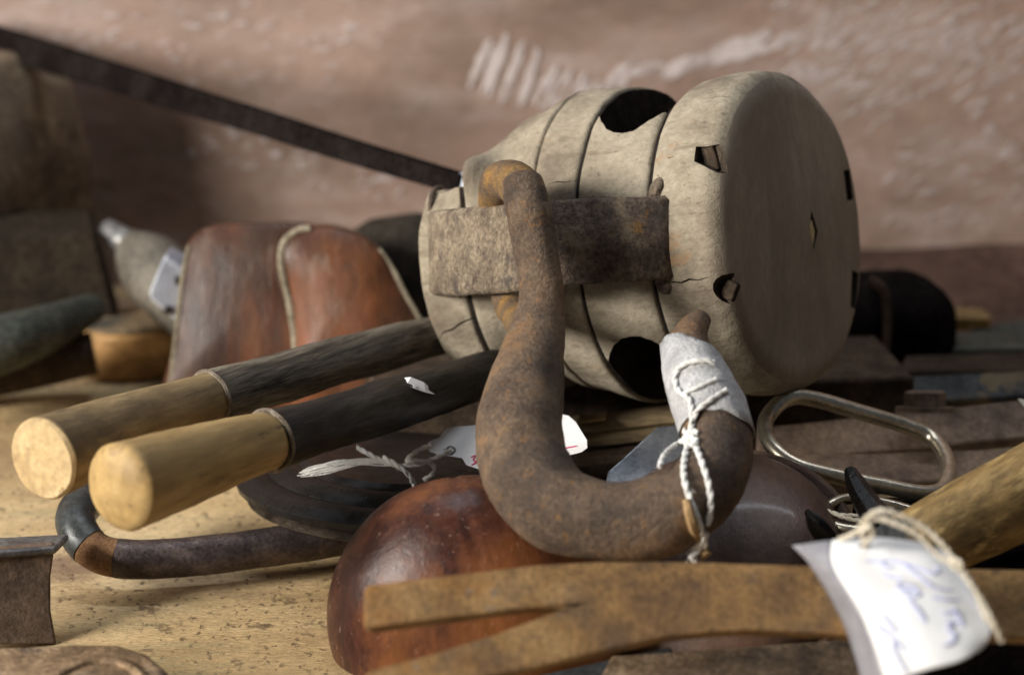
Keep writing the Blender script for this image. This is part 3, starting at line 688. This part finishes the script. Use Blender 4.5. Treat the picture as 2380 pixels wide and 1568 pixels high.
# ---------------------------------------------------------------- mahogany ball and plum brown dome
mc = P(1105, 1435, .842)
g = Geo(); prof = []
for k in range(81):
    a = math.pi * k / 80; h = -math.cos(a); r = math.sin(a)
    prof.append((h, max(r, 1e-4)))
axm = Vector((.97, .10, .20)).normalized()
pf = []
for h, r in prof:
    rr = r * .0585
    if .06 < h < .10 or .16 < h < .19: rr -= .0007
    pf.append((h * .0585, rr))
g.lathe(mc, axm, pf, 72)
g.v = [Vector((p.x, mc.y + (p.y - mc.y) * .68, p.z)) for p in g.v]
g.wobble(.0012, 22, 3)
g.v = [p if p.z > .004 else Vector((p.x, p.y, .004 + (p.z - .004) * .1)) for p in g.v]
tag(g.build('wooden_ball', M['mahogany']), 'round glossy mahogany ball with a worn orange end under the hook', 'ball')
dm = thing('plum_dome', 'glossy plum brown domed cover with raised rim, right of the hook', 'cover', P(1660, 1400, .87))
pc = P(1650, 1315, .868)
axd = Vector((-.30, -.52, .80)).normalized()
g = Geo(); pf = []
for k in range(25):
    a = math.pi / 2 * k / 24
    pf.append((.030 * math.sin(a) - .004, max(.056 * math.cos(a), 1e-4)))
pf = [(-.008, .02), (-.008, .060), (-.005, .0615), (-.003, .0600), (-.0035, .0575)] + pf
g.lathe(pc, axd, pf, 72)
g.build('shell', M['plum'], dm)
g = Geo(); g.sweep([P(1878, 1192, .838), P(1892, 1212, .836), P(1915, 1240, .834), P(1940, 1262, .834)], [.002, .0045, .0052, .0035], 14, 5, round_caps=.8, flat=.5)
tag(g.build('black_peg', M['black_gloss']), 'short black peg lying against the plum brown cover', 'peg')
# polished blade seen through the hook
bl = [(1409, 1118), (1414, 1096), (1528, 993), (1572, 988), (1640, 1000), (1640, 1140), (1410, 1140)]
BD = lambda u, v: .900 + (1120 - v) * 1.3e-4
g = Geo(); g.prism([P(u, v, BD(u, v)) for u, v in bl], CF * .0025)
tag(g.build('chisel_blade', M['blade'], smooth=False, bevel=.0006), 'polished steel chisel blade with a slanting corner seen inside the hook bend', 'blade')

# ---------------------------------------------------------------- nickel loops
loop = [(1786, 965, .925), (1828, 927, .932), (1885, 925, .937), (2000, 958, .940), (2110, 991, .942), (2170, 1020, .94), (2203, 1075, .925), (2196, 1130, .908), (2150, 1146, .90), (2050, 1128, .898), (1940, 1105, .897), (1855, 1082, .897), (1803, 1045, .903), (1779, 1003, .914)]
g = Geo(); g.sweep([P(*p) for p in loop], 19 * S(.92), 20, 8, closed=True)
tag(g.build('metal_loop', M['chrome']), 'large oblong nickel loop handle right of the hook, uppermost', 'loop', 'nickel loop handles')
loop = [(1918, 1195, .868), (1935, 1170, .872), (1975, 1158, .876), (2040, 1166, .877), (2110, 1184, .876), (2160, 1210, .872), (2150, 1240, .862), (2040, 1236, .856), (1950, 1225, .858)]
g = Geo(); g.sweep([P(*p) for p in loop], 13 * S(.87), 16, 8, closed=True)
tag(g.build('metal_loop', M['chrome']), 'lower nickel loop mostly hidden behind the black tip and the tag', 'loop', 'nickel loop handles')
g = Geo()
twine(g, [P(1905, 1178, .862), P(1950, 1195, .860), P(2000, 1198, .860), P(2050, 1205, .858)], .0009, fray=3)
twine(g, [P(1920, 1185, .861), P(1970, 1204, .858), P(2040, 1216, .857)], .0009, fray=3)
tag(g.build('thin_string', M['cream_string']), 'thin pale string across the lower nickel loop', 'string')
g = Geo(); g.sweep([P(1976, 1094, .846), P(1992, 1130, .840), (P(2020, 1178, .832)), P(2060, 1228, .822), P(2110, 1280, .812)], [.0026, .0044, .0055, .0066, .0066], 8, 3, round_caps=.5)
tag(g.build('black_spike', M['black_gloss']), 'black tapered spike pointing up in front of the nickel loop', 'spike')

# ---------------------------------------------------------------- yellow handle at the right
yh = thing('yellow_handle', 'thick worn yellow brown wooden handle with paint flecks at the right edge', 'handle', P(2300, 1290, .83))
YW = [P(2105, 1283, .800), P(2240, 1215, .815), P(2400, 1137, .835), P(2600, 1040, .865)]
g = Geo(); g.sweep(YW, [88 * S(.80), 97 * S(.815), 106 * S(.835), 112 * S(.865)], 40, 8, round_caps=.25).wobble(.0006, 60, 2)
g.build('shaft', M['yellow_handle'], yh)
g = Geo(); ax = (YW[1] - YW[0]).normalized(); g.lathe(YW[0] - ax * .0052, ax, [(-.002, .006), (-.002, .0125), (.004, .0140), (.008, .0140)], 36)
g.build('end_cap', M['steel_dark'], yh)

# ---------------------------------------------------------------- bars behind
def flatbar(name, top_l, top_r, bot_l, bot_r, depth_l, depth_r, thick, m, label, cat, group=None, bev=.0012):
    g = Geo(); n = 10; T_, B_ = [], []
    for k in range(n + 1):
        t = k / n
        a = P(top_l[0] + (top_r[0] - top_l[0]) * t, top_l[1] + (top_r[1] - top_l[1]) * t, (depth_l + (depth_r - depth_l) * t) + thick)
        b = P(bot_l[0] + (bot_r[0] - bot_l[0]) * t, bot_l[1] + (bot_r[1] - bot_l[1]) * t, (depth_l + (depth_r - depth_l) * t))
        T_.append(a); B_.append(b)
    nrm = (T_[-1] - T_[0]).cross(B_[0] - T_[0]).normalized()
    if nrm.dot(CF) < 0: nrm = -nrm
    g.prism(T_ + B_[::-1], nrm * .008).wobble(.0005, 30, 3)
    return tag(g.build(name, m, bevel=bev), label, cat, group)
flatbar('flat_iron_bar', (1760, 992), (2450, 920), (1760, 1072), (2450, 1012), .985, 1.0, .012, M['rust_brown'], 'brown rusty flat bar with a nut, behind the nickel loop', 'bar', 'flat bars in the pile')
flatbar('flat_iron_bar', (1740, 890), (2450, 858), (1740, 952), (2450, 918), 1.045, 1.055, .014, M['steel_dark'], 'dark grey steel bar with a rusty patch, behind the brown bar', 'bar', 'flat bars in the pile')
flatbar('flat_iron_bar', (1760, 1058), (2460, 1040), (1740, 1120), (2460, 1112), .955, .97, .02, M['rust_brown'], 'low brown bar under the nickel loop, lowest in its stack', 'bar', 'flat bars in the pile')
flatbar('flat_iron_bar', (2170, 776), (2460, 762), (2120, 812), (2460, 806), 1.13, 1.14, .03, M['steel_green'], 'grey green steel bar in the shade near the wall', 'bar', 'flat bars in the pile')
flatbar('flat_iron_bar', (2330, 748), (2460, 728), (2250, 768), (2460, 760), 1.19, 1.19, .02, M['steel_green'], 'thin grey green bar farthest back by the wall', 'bar', 'flat bars in the pile')
flatbar('flat_iron_bar', (2105, 826), (2460, 812), (2090, 862), (2460, 858), 1.10, 1.11, .02, M['dark_wood'], 'blackish bar between the dark steel bar and the grey green bar', 'bar', 'flat bars in the pile')
g = Geo(); g.box(P(2240, 742, 1.20), (.013, 0, 0), (0, .01, 0), (0, 0, .004)); tag(g.build('brass_tab', M['brass'], bevel=.001), 'small dull yellow tab lying on the grey green bars', 'tab')
nut = thing('rusty_nut', 'rusty hexagonal nut on a washer, standing on the brown flat bar', 'nut', P(2150, 960, .985))
g = Geo(); c = P(2150, 958, .984)
g.lathe(c, CU, [(0, .003), (0, .0135), (.0025, .0135), (.0025, .003)], 28); g.build('washer', M['rust_brown'], nut)
g = Geo(); g.lathe(c + CU * .0025, CU, [(0, .003), (0, .0098), (.0065, .0098), (.0075, .008), (.0075, .003)], 6); g.build('hexagon', M['rust_brown'], nut, smooth=False)
g = Geo(); g.prism([P(2366, 926, .96), P(2400, 930, .96), P(2400, 960, .965), P(2385, 950, .965)], CF * .0006)
tag(g.build('paper_corner', M['paper'], smooth=False), 'white paper corner at the right edge above the brown bar', 'paper')
# folding rule slats under the block
rl = thing('folding_rule', 'stack of old wooden rule slats under the pulley block behind the hook', 'ruler', P(1440, 1060, .97))
for k, (a, b, c_, d_, m) in enumerate((((1180, 985), (1640, 930), (1180, 1010), (1640, 955), 'slat'), ((1180, 1012), (1640, 958), (1180, 1042), (1640, 990), 'slat'), ((1180, 1045), (1640, 993), (1180, 1082), (1640, 1036), 'rust_brown'))):
    g = Geo(); dl, dr = .975 - .006 * k, .985 - .006 * k
    g.prism([P(*a, dl + .02), P(*b, dr + .02), P(*d_, dr), P(*c_, dl)], CU * -.004)
    g.build('slat', M[m], rl, bevel=.0008)
g = Geo(); g.prism([P(1345, 972, .988), P(1410, 964, .989), P(1408, 978, .972), P(1343, 986, .971)], CU * .0012); g.build('brass_joint', M['brass'], rl, bevel=.0004)
# hidden planks that carry the block
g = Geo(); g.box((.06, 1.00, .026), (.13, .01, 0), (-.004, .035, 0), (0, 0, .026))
tag(g.build('support_plank', M['dark_wood'], bevel=.002), 'hidden dark wooden plank that carries the pulley block', 'plank')
# dark board added at the wall base to stand for the shade there
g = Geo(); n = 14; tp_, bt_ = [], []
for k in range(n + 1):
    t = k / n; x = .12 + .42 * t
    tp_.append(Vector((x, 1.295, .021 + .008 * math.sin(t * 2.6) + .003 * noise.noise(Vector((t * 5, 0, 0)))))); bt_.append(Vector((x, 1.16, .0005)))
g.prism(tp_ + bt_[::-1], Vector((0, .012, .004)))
tag(g.build('shade_board', M['foot_shade'], bevel=.006, bseg=4), 'dark reddish board added as the shade on the foot of the wall at right', 'shade')
# black case behind the block
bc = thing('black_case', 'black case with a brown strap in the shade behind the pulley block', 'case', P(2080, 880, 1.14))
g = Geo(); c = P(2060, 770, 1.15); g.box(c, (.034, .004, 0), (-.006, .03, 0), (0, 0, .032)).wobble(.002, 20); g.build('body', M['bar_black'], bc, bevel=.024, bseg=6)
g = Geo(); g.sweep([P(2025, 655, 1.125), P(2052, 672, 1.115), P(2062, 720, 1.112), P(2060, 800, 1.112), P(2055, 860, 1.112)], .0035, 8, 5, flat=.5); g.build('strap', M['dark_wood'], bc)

# ---------------------------------------------------------------- leaning bar, left pile
g = Geo()
A0, A1 = P(-120, 62, 1.295), P(1080, 430, 1.04)
axb = (A1 - A0).normalized(); up = (CU - axb * CU.dot(axb)).normalized(); sd = axb.cross(up)
lb = thing('leaning_bar', 'long black iron bar leaning against the board wall from the block', 'bar', A1)
rings = []
for k in range(13):
    t = k / 12; c = A0.lerp(A1, t); hw_ = (37 * (1 - t) + 25 * t) * S(1.30 + (1.04 - 1.30) * t)
    rings.append([c + up * hw_ * a + sd * .005 * b for a, b in ((1, 1), (1, -1), (-1, -1), (-1, 1))])
g.rings(rings).wobble(.0006, 15); g.build('shaft', M['bar_black'], lb, bevel=.001)
g = Geo(); g.prism([P(1015, 402, 1.045), P(1092, 402, 1.035), P(1092, 445, 1.035), P(1060, 448, 1.04)], CF * .002); g.build('bright_end', M['pale_metal'], lb, smooth=False)

ml = thing('mallet_head', 'large chamfered brown wooden mallet head at the far left', 'mallet', P(0, 560, 1.17))
g = Geo(); c = P(-40, 335, 1.255); ax = Vector((.55, .83, 0)).normalized(); x = Vector((.83, -.55, 0)); z = Vector((-.18, 0, .98)); z.normalize()
oc = [(-6, 1), (.62, 1), (1, .62), (1, -.35), (.62, -1), (-6, -1)]  # left end stretched out of view to block key light from the wall
g.prism([c + x * a * .036 + z * b * .054 - ax * .04 for a, b in oc], ax * .09).wobble(.002, 20); g.build('head', M['left_wood'], ml, bevel=.004, bseg=3)
g = Geo(); g.box(P(20, 690, 1.21) - Vector((.1, 0, 0)), (.155, .02, 0), (-.006, .03, 0), (-.008, 0, .040)).wobble(.002, 20)  # box lengthened beyond the frame to help shade the left side
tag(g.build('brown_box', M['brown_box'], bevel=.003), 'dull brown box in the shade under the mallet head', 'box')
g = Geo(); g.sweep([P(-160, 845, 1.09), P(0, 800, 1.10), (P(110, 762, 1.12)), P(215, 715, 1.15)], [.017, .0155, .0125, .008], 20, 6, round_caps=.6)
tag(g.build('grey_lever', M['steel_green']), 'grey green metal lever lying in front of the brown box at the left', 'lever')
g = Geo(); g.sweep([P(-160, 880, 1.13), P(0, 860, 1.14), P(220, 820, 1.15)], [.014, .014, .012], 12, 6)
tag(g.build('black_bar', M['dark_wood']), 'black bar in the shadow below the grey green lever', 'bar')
cn = thing('steel_funnel', 'dull grey steel cone with a bright tip left of the leather case', 'funnel', P(340, 720, 1.2))
CP = [P(250, 530, 1.205), P(285, 556, 1.20), P(300, 566, 1.20), P(345, 612, 1.19), P(420, 680, 1.18), P(500, 740, 1.17)]
g = Geo(); g.sweep(CP[1:], [.0075, .009, .0185, .021, .021], 28, 6); g.build('cone', M['cone_grey'], cn)
g = Geo(); g.sweep(CP[:3], [.0055, .0075, .0085], 24, 4, round_caps=.6); g.build('tip', M['steel_grey'], cn)
pm = thing('metal_bracket', 'pale blue metal bracket with two screw holes beside the leather case', 'bracket', P(390, 740, 1.12))
q0 = lambda u, v: 1.115 + (u - 380) * 1e-4
g = Geo(); g.prism([P(u, v, q0(u, v)) for u, v in ((378, 604), (386, 592), (440, 630), (440, 770), (410, 745), (352, 694), (347, 680))], CF * .003); pmo = g.build('plate', M['pale_metal'], pm, bevel=.0008)
g = Geo(); g.prism([P(384, 592, 1.113), P(396, 572, 1.135), P(450, 602, 1.14), P(440, 632, 1.118)], CU * -.003); g.build('lip', M['pale_metal'], pm, bevel=.0008)
for (u, v) in ((412, 652), (390, 720)):
    g = Geo(); g.lathe(P(u, v, q0(u, v) - .0006), CF, [(0, .0004), (0, .0024), (.002, .0024)], 16); g.build('screw_hole', M['dark'], pm)
ow = thing('wooden_offcut', 'orange wooden offcut with grimy top and rounded end beside the leather case', 'wood', G(330, 890))
c = G(330, 868); ol = []
ax = Vector((.90, .43, 0)).normalized(); ay = Vector((-.43, .90, 0))
for k in range(13):
    a = math.pi / 2 + math.pi * k / 12; ol.append(c + ax * (-.006 + .026 * math.cos(a)) + ay * (.010 + .026 * math.sin(a)))
ol += [c + ax * .09 - ay * .016, c + ax * .09 + ay * .036]
g = Geo(); g.prism([p + Vector((0, 0, .0005)) for p in ol], (0, 0, .0275)); g.build('block', M['orange_wood'], ow, bevel=.003, bseg=3)
g = Geo(); g.prism([c + (p - c) * .93 + Vector((0, 0, .0285)) for p in ol], (0, 0, .001)); g.build('grimy_top', M['orange_wood_top'], ow)

# ---------------------------------------------------------------- leather case
lc = thing('leather_case', 'reddish brown leather case of two rounded flaps with pale edges', 'case', G(690, 960))
def flap(outline, d0, thick, bulge, m):
    base = crc([Vector((u, v, 0)) for u, v in outline], 6)
    g = Geo(); cu = sum(p.x for p in base) / len(base); cv = sum(p.y for p in base) / len(base)
    rings = []
    def pt_(p, k, off): return P(cu + (p.x - cu) * k, cv + (p.y - cv) * k, d0 + off)
    rings.append([pt_(p, .97, thick) for p in base]); rings.append([pt_(p, 1, thick * .7) for p in base]); rings.append([pt_(p, 1, .003) for p in base]); rings.append([pt_(p, .985, .0) for p in base])
    for k in (.94, .85, .7, .5, .3, .12): rings.append([pt_(p, k, -bulge * (1 - k ** 2.5)) for p in base])
    g.rings(rings).wobble(.0012, 25, 2); g.build('flap', m, lc, sharp=60)
F1 = [(390, 940), (405, 800), (425, 620), (445, 555), (500, 524), (600, 515), (720, 520), (790, 560), (800, 700), (800, 950), (600, 970)]
F2 = [(682, 950), (683, 800), (668, 690), (650, 610), (660, 555), (700, 530), (770, 524), (840, 545), (895, 590), (930, 660), (985, 760), (1010, 950), (850, 975)]
flap(F1, 1.095, .05, .008, M['case']); flap(F2, 1.078, .06, .011, M['case'])
def pip(pts, d, r):
    g = Geo(); g.sweep([P(u, v, d) for u, v in pts], r, 10, 6, nrm=CX, flat=.35); g.build('piping', M['piping'], lc)
pip([(392, 930), (406, 800), (426, 630), (440, 570)], 1.094, .0011)
pip([(684, 930), (685, 800), (671, 700), (653, 620), (658, 565), (690, 536), (720, 530)], 1.076, .0016)
pip([(880, 578), (915, 630), (945, 690), (985, 760), (1000, 820)], 1.077, .0013)
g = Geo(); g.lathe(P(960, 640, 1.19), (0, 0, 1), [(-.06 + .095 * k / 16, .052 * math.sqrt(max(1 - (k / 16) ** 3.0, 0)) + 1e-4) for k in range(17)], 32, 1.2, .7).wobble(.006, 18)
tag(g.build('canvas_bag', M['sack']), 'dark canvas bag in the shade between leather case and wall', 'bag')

# ---------------------------------------------------------------- cleft claw bar in front
CD = lambda u, v: .742 - (v - 1310) * 1.5e-4 + (u - 1600) * 6e-6
OUT = [(848, 1366), (860, 1360), (1050, 1334), (1250, 1311), (1400, 1303), (1600, 1303), (1900, 1311), (2200, 1318), (2560, 1326), (2560, 1486), (2200, 1480), (1980, 1474), (1850, 1468), (1740, 1462), (1650, 1466), (1540, 1482), (1400, 1512), (1250, 1545), (1100, 1580), (960, 1620), (846, 1650), (842, 1575), (856, 1556), (1000, 1520), (1150, 1470), (1240, 1437), (1316, 1409), (1240, 1410), (1150, 1420), (1000, 1440), (854, 1458), (846, 1448)]
cb = thing('claw_bar', 'tan rusty iron claw bar with a split end lying across the front', 'crowbar', P(1700, 1480, .73))
g = Geo(); g.prism([P(u, v, CD(u, v)) for u, v in OUT], (CF * .95 - CU * .30).normalized() * .0125)
g.wobble(.0008, 30, 8).build('bar', M['claw'], cb, bevel=.0048, bseg=5)
# rusty pieces beneath it
flatbar('rusty_plate', (1420, 1520), (2120, 1470), (1330, 1700), (2120, 1700), .752, .752, .03, M['rust_flat'], 'mottled rusty iron plate below the claw bar at the bottom', 'plate')
flatbar('rusty_plate', (1130, 1590), (1560, 1500), (1130, 1650), (1580, 1545), .775, .79, .01, M['steel_dark'], 'dark iron strip in the gap under the claw bar', 'plate')
g = Geo(); g.box((.205, .80, .020), (.06, 0, 0), (0, .05, 0), (0, 0, .020))  # added black box that fills the dark gap under the bar
tag(g.build('dark_gap_fill', M['bar_black'], bevel=.003), 'black block added to darken the gap under the claw bar at right', 'block')

# ---------------------------------------------------------------- big paper tag
bt = thing('paper_tag', 'large curled white paper tag with blue handwriting hanging over the claw bar', 'tag', P(2100, 1500, .69))
ROWS = [[(1842, 1268, .728), (1935, 1257, .717), (2030, 1250, .712), (2110, 1258, .712), (2150, 1264, .713)],
        [(1884, 1310, .722), (1937, 1315, .706), (2050, 1318, .700), (2150, 1306, .700), (2215, 1300, .705)],
        [(1950, 1420, .715), (1998, 1415, .692), (2090, 1410, .685), (2190, 1405, .685), (2268, 1392, .690)],
        [(1986, 1510, .710), (2034, 1500, .682), (2120, 1492, .675), (2220, 1480, .675), (2304, 1462, .680)],
        [(2016, 1620, .705), (2064, 1590, .676), (2140, 1560, .670), (2230, 1536, .670), (2278, 1508, .675)]]
rowsC = [cr([Vector(p) for p in r], 8) for r in ROWS]; cols = []
for j in range(len(rowsC[0])): cols.append(cr([r[j] for r in rowsC], 8))
nc, nr = len(cols), len(cols[0]); g = Geo()
for j in range(nc):
    for i in range(nr): g.v.append(P(*cols[j][i]))
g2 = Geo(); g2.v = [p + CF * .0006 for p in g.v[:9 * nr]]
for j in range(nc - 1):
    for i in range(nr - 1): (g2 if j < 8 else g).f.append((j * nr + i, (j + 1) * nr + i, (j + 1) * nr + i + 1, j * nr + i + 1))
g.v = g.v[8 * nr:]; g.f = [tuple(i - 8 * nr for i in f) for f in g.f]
pq = g2.build('fold_shade', M['fold_shade'], bt, recalc=False, sharp=80); sm = pq.modifiers.new('thick', 'SOLIDIFY'); sm.thickness = .0005  # fold strip of the tag, its shade put into the colour
po = g.build('paper', M['paper'], bt, recalc=False, sharp=80); sm = po.modifiers.new('thick', 'SOLIDIFY'); sm.thickness = .0005
flatp = [p for c in cols for p in c]
def on_tag(u, v, off=.0012):
    ws = sorted(flatp, key=lambda p: (p.x - u) ** 2 + (p.y - v) ** 2)[:4]
    wt = [1 / (1 + (p.x - u) ** 2 + (p.y - v) ** 2) for p in ws]
    return P(u, v, sum(a * p.z for a, p in zip(wt, ws)) / sum(wt) - off)
def Z(x, y): return ((1850 + x / 3.155) * .952, (1150 + y / 3.155) * .952)
INK = [[(830, 690), (930, 692), (1000, 735), (1045, 735)], [(960, 690), (1060, 688), (1160, 730)], [(1370, 735), (1388, 775), (1350, 790), (1280, 755), (1120, 705), (1200, 770), (1340, 880)],
       [(1335, 885), (1420, 910), (1500, 912)], [(1350, 970), (1450, 985), (1545, 988)], [(1505, 1055), (1540, 1110), (1578, 1185)], [(1420, 1085), (1470, 1090), (1520, 1075)],
       [(1450, 1160), (1515, 1160), (1465, 1215), (1508, 1245), (1500, 1315), (1430, 1340)], [(970, 790), (1040, 815), (1115, 828)],
       [(1065, 870), (1120, 920), (1200, 965), (1245, 945), (1200, 895), (1120, 865), (1070, 868)], [(1110, 905), (1190, 920), (1235, 925)], [(1160, 980), (1230, 1060), (1290, 1155)],
       [(900, 1100), (960, 1110), (1060, 1230)], [(915, 1165), (935, 1215), (1000, 1250), (955, 1200), (930, 1190)], [(1000, 1250), (1080, 1330), (1135, 1370)], [(1080, 1310), (1040, 1330), (1060, 1400), (1140, 1545)]]
g = Geo()
for s_ in INK: g.sweep([on_tag(*Z(*p)) for p in s_], .00032, 5, 5)
g.build('handwriting', M['blue_ink'], bt)
g = Geo(); c = on_tag(2012, 1272, .0006); g.lathe(c, CF, [(0, .0003), (0, .0021), (.0006, .0021)], 20, 1.2, .7); g.build('hole', M['steel_grey'], bt)
bs_ = thing('cream_string', 'cream twisted cord looped through the large tag and trailing to the right', 'string', P(2200, 1300, .70))
g = Geo(); rc = .0009
twine(g, [P(1950, 1253, .713), P(1990, 1235, .703), P(2012, 1205, .697), P(2045, 1186, .693), P(2090, 1196, .692), P(2150, 1228, .692), P(2195, 1270, .690), P(2222, 1308, .687), P(2262, 1360, .683), P(2290, 1430, .675), P(2310, 1455, .675)], rc, fray=5)
twine(g, [P(2010, 1270, .708), P(2006, 1235, .700), P(2030, 1205, .697), P(2070, 1212, .694), P(2130, 1240, .692), P(2180, 1290, .690), P(2225, 1318, .686), P(2275, 1385, .680), P(2305, 1440, .674), P(2328, 1490, .675)], rc, fray=5)
twine(g, [P(2000, 1240, .698), P(2020, 1222, .695), P(2028, 1240, .697), P(2012, 1262, .702)], rc, fray=3)
twine(g, [P(2214, 1296, .687), P(2232, 1306, .684), P(2236, 1318, .685), P(2222, 1324, .685), P(2214, 1312, .686)], rc * .9, fray=3)
g.build('cord', M['cream_string'], bs_)

# ---------------------------------------------------------------- rusty tools at the lower left
pb = thing('iron_plane_body', 'brown rusty iron plane body with a grey top rail at the left edge', 'plane', G(40, 1500))
g = Geo(); PD = .862
g.prism([P(128, 1268, PD + .004), P(118, 1340, PD + .002), P(118, 1420, PD), P(132, 1498, PD - .002), P(-260, 1500, PD - .03), P(-260, 1300, PD - .03)], Vector((-.3, .95, 0)) * .006); g.build('side', M['rust_brown'], pb, bevel=.001)
g = Geo(); g.prism([P(-260, 1300, PD - .032), P(130, 1270, PD + .002), P(160, 1240, PD + .03), P(-260, 1262, PD)], CU * -.003); g.build('top_rail', M['steel_grey'], pb, bevel=.001)
sp = thing('iron_spanner', 'rusty round ended iron spanner at the bottom left corner', 'spanner', G(200, 1640))
ol = []
for u, v in ((-150, 1500), (60, 1496), (180, 1490), (280, 1492), (345, 1512), (390, 1548), (420, 1600), (425, 1700), (380, 1800), (-150, 1800)): ol.append(G(u, v, .026))
g = Geo(); g.prism(ol, (0, 0, -.018)); g.build('jaw', M['rust_flat'], sp, bevel=.004, bseg=4)
g = Geo(); g.sweep([G(u, v, .0255) for u, v in ((90, 1640), (120, 1585), (180, 1550), (240, 1538), (300, 1552), (335, 1590), (345, 1650))], .0022, 10, 6); g.build('raised_ring', M['rust_flat'], sp)
